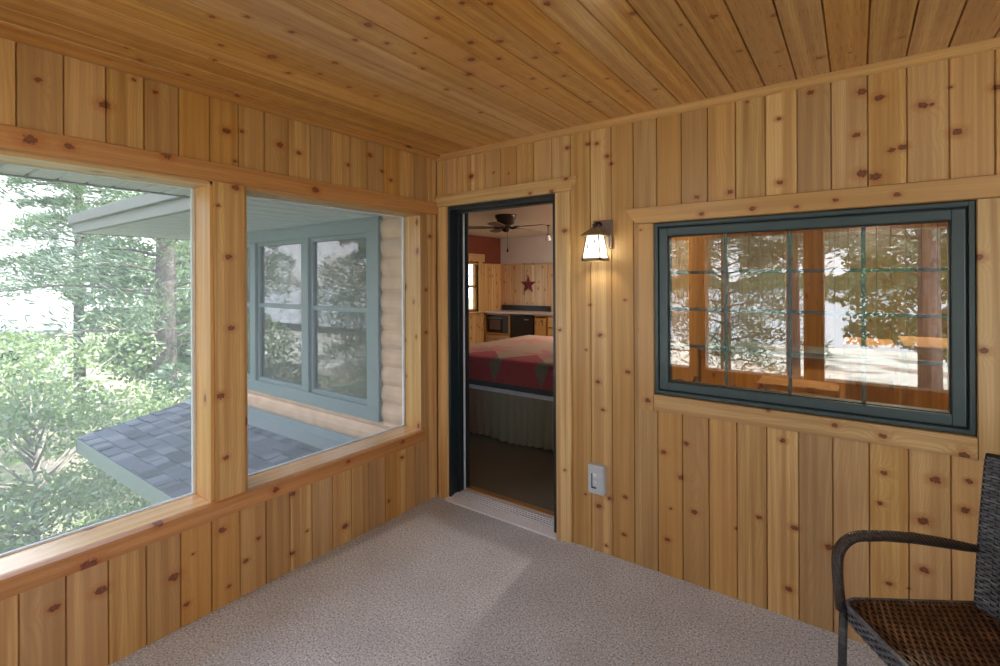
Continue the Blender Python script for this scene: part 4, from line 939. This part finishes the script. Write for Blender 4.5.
# porch eave over the left openings
b = B(); n = 60
for i in range(n):
    y0 = SY - 1.0 + i * .1065 * 1.0; y1 = y0 + .1065
    if y0 > -1.16 + .0: break
    b.prism([(-.575, y0, 2.040), (-.575, y0 + .004, 2.028), (-.575, y1 - .014, 2.028), (-.575, y1 - .010, 2.046), (-.575, y1, 2.046), (-.575, y1, 2.05), (-.575, y0, 2.05)], (.40, 0, 0))
o = b.build('soffit', WHITEP); tag(o, kind='structure')
b = B(); b.box((-.60, SY - 1.1, 2.022), (-.572, -1.14, 2.20), .003); b.build('fascia', FASCIA).parent = o
b = B(); b.box((-.20, SY - .02, 2.03), (-.165, 0, 2.445)); b.box((-.58, SY - 1.1, 2.18), (-.166, -.0, 2.22)); b.build('frieze', TEAL).parent = o
b = B(); b.box((-.6, SY - 1.1, 2.10), (EX + 1.4, SY - .16, 2.13)); b.box((EX + .15, SY - .16, 2.10), (EX + 1.4, .13, 2.13)); o = b.build('soffit', WHITEP); tag(o, kind='structure')  # unseen south and east eaves, made deep to keep direct sun out
b = B(); b.box((-.165, SY - .1, -2.95), (-.10, 0, -.24)); b.box((-.165, SY - .16, -2.95), (EX + .1, SY - .1, -.24)); o = b.build('wall_foundation', TEAL); tag(o, kind='structure')

# ------------------------------------------------------------------ grounds
k = N('forest_ground'); o = k.obj(); n1 = k.noise(o, .35, 4); n2 = k.noise(o, 6., 4, .7); s_ = k.sep(o)
c_ = k.mix(k.rng(n2, .35, .65), (.20, .17, .13), (.42, .37, .30)); c_ = k.mix(k.rng(n1, .42, .6), c_, k.mix(n2, (.07, .13, .035), (.16, .23, .08))); 
sand = k.math('MULTIPLY', k.rng(s_[1], -10., -16.), k.rng(n1, .38, .5)); c_ = k.mix(k.math('MULTIPLY', sand, .8), c_, (.75, .74, .66))
k.bsdf(c_, .95, 0, k.bump(n2, .6, .05), .1)
b = B(); GN = 60
def gz(x, y):
    s_ = -2.85 + .10 * math.sin(x * .21 + 1) + .08 * math.cos(y * .27)
    if y < -14: s_ -= min(1.6, (-14 - y) * .06)
    if x < -12: s_ -= min(3.0, (-12 - x) * .12) * (1 if y > -10 else .6)
    return s_
xs = [-160 + 320 * i / 80 for i in range(81)]; ys = [-48 + 208 * i / 70 for i in range(71)]
V = [[b.bm.verts.new((x, y, gz(x, y))) for x in xs] for y in ys]
for j in range(70):
    for i in range(80): b.bm.faces.new((V[j][i], V[j][i + 1], V[j + 1][i + 1], V[j + 1][i])).smooth = True
o = b.build('ground', k.m); tag(o, kind='structure')
k = N('lake_water'); o_ = k.obj(); k.bsdf((.42, .50, .55), .15, 0, k.bump(k.noise(k.mapp(o_, scale=(.6, 1.6, 1)), 1.2, 4), .25, .2), .6)
b = B(); b.quad([(-400, -420, -5.0), (400, -420, -5.0), (400, -40, -5.0), (-400, -40, -5.0)]); o = b.build('lake', k.m); tag(o, kind='structure')
k = N('far_shore'); o_ = k.obj(); k.bsdf(k.mix(k.noise(o_, .3, 4), (.03, .06, .04), (.09, .14, .08)), .95, 0, None, .1)
b = B(); rows = []
for i in range(161):
    x = -400 + 5 * i; h_ = 8 + 5 * math.sin(x * .02) + 3 * math.sin(x * .11) + random.uniform(-1.5, 1.5); rows.append((b.bm.verts.new((x, -380, -6)), b.bm.verts.new((x, -385, h_)), b.bm.verts.new((x, -440, -6))))
for p, q in zip(rows, rows[1:]): b.bm.faces.new((p[0], q[0], q[1], p[1])); b.bm.faces.new((p[1], q[1], q[2], p[2]))
o = b.build('hills', k.m); tag(o, kind='structure')

# ------------------------------------------------------------------ trees
def leafmat(name, c1, c2, tr=.35):
    k = N(name); g = k.n('NewGeometry'); r = g.outputs['Random Per Island']; c = k.mix(r, c1, c2)
    d = k.n('BsdfDiffuse'); k.put(d.inputs[0], c); t = k.n('BsdfTranslucent'); k.put(t.inputs[0], k.mix(.5, c, (.35, .5, .10))); gl_ = k.n('BsdfGlossy'); k.put(gl_.inputs['Roughness'], .45); k.put(gl_.inputs['Color'], (.8, .8, .8))
    m = k.n('MixShader'); k.put(m.inputs[0], tr); k.put(m.inputs[1], d.outputs[0]); k.put(m.inputs[2], t.outputs[0])
    m2 = k.n('MixShader'); k.put(m2.inputs[0], .10); k.put(m2.inputs[1], m.outputs[0]); k.put(m2.inputs[2], gl_.outputs[0]); return k.done(m2.outputs[0])
L_SHRUB = leafmat('maple_leaf', (.15, .24, .10), (.37, .46, .23)); L_DEC = leafmat('birch_leaf', (.11, .19, .085), (.24, .33, .16)); L_PINE = leafmat('pine_needle', (.10, .175, .115), (.25, .35, .23), .2)
BARK = plain('pine_bark', (.17, .145, .135), .95, var=.45, scale=14, bump=.8); BARKL = plain('pale_bark', (.34, .31, .28), .9, var=.3, scale=12, bump=.5)
def leaves_mesh(name, P, size, asp=.6, mat=None, D=None, jit=1.0):
    """P: n points; one folded leaf of two quads each; D: preferred long-axis directions"""
    n = len(P); a = RNG.normal(size=(n, 3)) * jit
    if D is not None: a = a * .35 + D
    a /= np.linalg.norm(a, axis=1)[:, None]; c = RNG.normal(size=(n, 3)); c -= (c * a).sum(1)[:, None] * a; c /= np.linalg.norm(c, axis=1)[:, None]; nn = np.cross(a, c)
    s_ = size * RNG.uniform(.6, 1.25, size=(n, 1))
    v = np.empty((n, 4, 3), dtype=np.float32)
    v[:, 0] = P; v[:, 1] = P + a * s_ * .5 + c * s_ * asp * .5 + nn * s_ * .1; v[:, 2] = P + a * s_; v[:, 3] = P + a * s_ * .5 - c * s_ * asp * .5 + nn * s_ * .1
    me = bpy.data.meshes.new(name); me.vertices.add(n * 4); me.vertices.foreach_set('co', v.ravel()); me.loops.add(n * 4); me.loops.foreach_set('vertex_index', np.arange(n * 4, dtype=np.int32))
    me.polygons.add(n); me.polygons.foreach_set('loop_start', np.arange(0, n * 4, 4, dtype=np.int32)); me.polygons.foreach_set('loop_total', np.full(n, 4, dtype=np.int32)); me.update(calc_edges=True); me.materials.append(mat); return me
def blob(c, r, n):
    u = RNG.normal(size=(n, 3)); u /= np.linalg.norm(u, axis=1)[:, None]; rad = RNG.uniform(.55, 1, size=(n, 1)) ** .6
    return np.array(c) + u * rad * np.array(r)
def add_mesh(name, me, parent): o = bpy.data.objects.new(name, me); COL.objects.link(o); o.parent = parent; return o
def dec_tree(root, h, r, nb, nl, size, mat, bark, trunk_r=.06, low=.25, seed=0):
    rs = random.Random(seed); pts = []; b = B()
    b.tube([(0, 0, -.15), (rs.uniform(-.1, .1), rs.uniform(-.1, .1), h * .35), (rs.uniform(-.2, .2), rs.uniform(-.2, .2), h * .7), (rs.uniform(-.2, .2), rs.uniform(-.2, .2), h * .93)], [trunk_r, trunk_r * .8, trunk_r * .5, trunk_r * .15], 8)
    for i in range(nb):
        a = rs.uniform(0, 2 * PI); z = h * rs.uniform(low, 1.0); k_ = math.sin(PI * min(1, max(.12, (z / h - low * .6) / (1.12 - low * .6)))) ** .6
        rr = r * k_ * rs.uniform(.45, 1.0); c_ = (rr * math.cos(a), rr * math.sin(a), z)
        b.tube([(0, 0, z * .72), (c_[0] * .5, c_[1] * .5, z * .9), (c_[0], c_[1], c_[2])], [trunk_r * .4, trunk_r * .22, trunk_r * .06], 5)
        s_ = r * rs.uniform(.22, .40); pts.append(blob(c_, (s_, s_, s_ * .62), nl // nb))
    add_mesh('crown', leaves_mesh('crown', np.concatenate(pts), size, .62, mat), root); b.build('trunk', bark, root)
def pine_tree(root, h, r, trunk_r, nbr, nl, low=.2, seed=0, size=.17):
    rs = random.Random(seed); P = []; D = []; b = B()
    b.tube([(0, 0, -.2), (.03, .02, h * .3), (-.02, .05, h * .6), (0, 0, h)], [trunk_r * 1.15, trunk_r * .95, trunk_r * .6, .02], 14)
    for i in range(nbr):
        z = h * (low + (1 - low) * (i / nbr) ** 1.0); a = i * 2.4 + rs.uniform(-.4, .4); ln = r * (1 - (z / h) ** 1.6 * .8) * rs.uniform(.7, 1.1); dx, dy = math.cos(a), math.sin(a)
        pr = [Vector((dx * ln * t_, dy * ln * t_, z + .10 * ln * math.sin(t_ * 2.6) - .10 * ln * t_ * t_)) for t_ in (0, .25, .5, .75, 1)]
        b.tube(pr, [trunk_r * .22, trunk_r * .15, trunk_r * .1, trunk_r * .06, .008], 5)
        m = nl // nbr; t_ = RNG.uniform(.18, 1.02, size=m); lat = RNG.normal(size=m) * ln * .15 * (1.25 - t_)
        x = dx * ln * t_ - dy * lat; y = dy * ln * t_ + dx * lat; zz = z + .10 * ln * np.sin(t_ * 2.6) - .10 * ln * t_ * t_ + RNG.normal(size=m) * .055 * ln ** 1.3
        P.append(np.stack([x, y, zz], 1)); D.append(np.stack([np.full(m, dx * .8), np.full(m, dy * .8), np.full(m, .3)], 1))
    add_mesh('crown', leaves_mesh('crown', np.concatenate(P), size, .16, L_PINE, np.concatenate(D)), root); b.build('trunk', BARK, root)
t = empty('young_maple', (-6.3, -1.0, gz(-6.3, -1)), label='bright green leafy young tree just outside the left screen beside the lower roof', cat='tree')
dec_tree(t, 3.4, 1.95, 70, 32000, .068, L_SHRUB, BARKL, .05, .12, 3)
t = empty('bushy_sapling', (-5.6, -3.6, gz(-5.6, -3.6)), label='low bushy sapling at the lower left corner of the left screen', cat='tree')
dec_tree(t, 2.3, 1.5, 40, 15000, .06, L_DEC, BARKL, .04, .1, 5)
t = empty('tall_pine', (-13.56, 3.07, gz(-13.56, 3.07)), label='tall pine with a thick grey trunk beyond the tip of the grey eave', cat='tree')
pine_tree(t, 15., 4.6, .27, 56, 30000, .18, 2, .26)
t = empty('broad_pine', (-16.5, -4.2, gz(-16.5, -4.2)), label='broad pine spreading in the upper left of the left screen', cat='tree')
pine_tree(t, 12., 4.8, .2, 54, 32000, .25, 4, .26)
t = empty('small_spruce', (-9.6, 1.9, gz(-9.6, 1.9)), label='small dark spruce in front of the tall pine trunk', cat='tree')
pine_tree(t, 2.6, 1.5, .06, 40, 9000, .05, 6, .16)
# belt of woodland: three kinds shared between the trees
kinds = []
protos = [('slender_pine', 'pine', 13.), ('leafy_birch', 'dec', 8.), ('spreading_pine', 'pine', 9.)]
spots = [(-20.5, -1.8, 0, 'rising behind the broad pine above the cottage roof'), (-21, -6.5, 0, 'left of the broad pine at the edge of the left screen'), (-23, 3.4, 0, 'rising in the gap between the broad pine and the tall pine'), (-23, -10, 0, 'standing left of the broad pine far beyond the left screen'), (-25, 9.0, 2, 'behind the tall pine, toward the white cottage'), (-18, 7.5, 1, 'behind the tall pine trunk at its right'), (-26, 13, 0, 'tallest of the woods behind the tall pine'), (-21, 6.0, 1, 'behind the tall pine trunk at its left'), (-27, -9.5, 1, 'at the far left beside the cottage'), (-12, -9.5, 2, 'toward the lake, southwest of the porch'), (-8.0, -15, 0, 'on the lawn southwest of the porch'), (-3.6, -12.0, 0, 'on the lawn, mirrored in the wing windows'), (1.0, -13.5, 0, 'on the lawn due south, mirrored in the middle of the picture window'), (3.6, -9.8, 0, 'on the lawn southeast, mirrored at the right of the picture window'), (6.4, -14.5, 0, 'by the shore southeast of the porch'), (-2.0, -19.5, 2, 'at the shore due south of the porch'), (-23, 21, 2, 'north of the wing beyond the side window'), (-19.5, 13, 1, 'just outside the bedroom side window'), (12.5, -11, 0, 'far southeast of the porch'), (4.5, -21, 1, 'right at the water southeast of the porch'), (-15, -22, 1, 'on the far southwest shore')]
made = {}
for i, (x, y, kd_, where) in enumerate(spots):
    nm, ty, h_ = protos[kd_]
    lab = nm.replace('_', ' ') + ' ' + where
    if kd_ not in made:
        t = empty(nm, (x, y, gz(x, y)), label=lab, cat='tree', group='woodland trees around the cabin')
        if ty == 'pine': pine_tree(t, h_, 3.4 if kd_ == 0 else 4.0, .17, 52, 26000, .37 if kd_ == 0 else .12, 20 + kd_, .25)
        else: dec_tree(t, h_, 3.0, 44, 15000, .19, L_DEC, BARKL, .11, .18, 9)
        made[kd_] = t
    else:
        t = copy_tree(made[kd_]); t.location = (x, y, gz(x, y)); t.rotation_euler = (0, 0, i * 1.7); s_ = .85 + .3 * random.random(); t.scale = (s_, s_, s_); t['label'] = lab
# white cottage down the slope
cx_, cy_, cz_ = -30.5, 0.6, gz(-30.5, .6)
t = empty('white_cottage', (cx_, cy_, cz_), label='white cottage with a pale roof far beyond the trees at the left edge', cat='house')
b = B(); b.box((cx_ - 3, cy_ - 6, cz_ - .2), (cx_ + 3, cy_ + 3.4, cz_ + 4.3)); b.prism([(cx_ - 3, cy_ + 3.4, cz_ + 4.3), (cx_ + 3, cy_ + 3.4, cz_ + 4.3), (cx_, cy_ + 3.4, cz_ + 5.3)], (0, -9.4, 0)); b.build('walls', plain('white_clapboard', (.80, .81, .82), .7, scale=3), t, world=True)
b = B()
for sg in (1, -1): b.prism([(cx_ + sg * 3.5, cy_ - 6.5, cz_ + 4.15), (cx_, cy_ - 6.5, cz_ + 5.32), (cx_, cy_ - 6.5, cz_ + 5.5), (cx_ + sg * 3.5, cy_ - 6.5, cz_ + 4.33)], (0, 10.4, 0))
b.build('roof', plain('pale_grey_roof', (.50, .51, .53), .8, scale=4), t, world=True)
for yy in (-1.4, 1.4):
    b = B(); b.box((cx_ + 2.98, cy_ + yy - .5, cz_ + 2.2), (cx_ + 3.04, cy_ + yy + .5, cz_ + 3.6)); f_ = b.build('window', WHITEP, t, world=True)
    b = B(); b.box((cx_ + 3.03, cy_ + yy - .4, cz_ + 2.3), (cx_ + 3.06, cy_ + yy + .4, cz_ + 3.5)); g_ = b.build('pane', BLACK, None); world_child(g_, f_)
b = B(); b.tube([(-27, -14, 1.9), (-20, -4, 1.35), (-12, 6.0, 1.35)], .012, 5); o = b.build('utility_wire', plain('pale_cable', (.6, .6, .62), .6)); tag(o, 'thin pale utility wire strung through the trees beyond the left screen', 'wire')
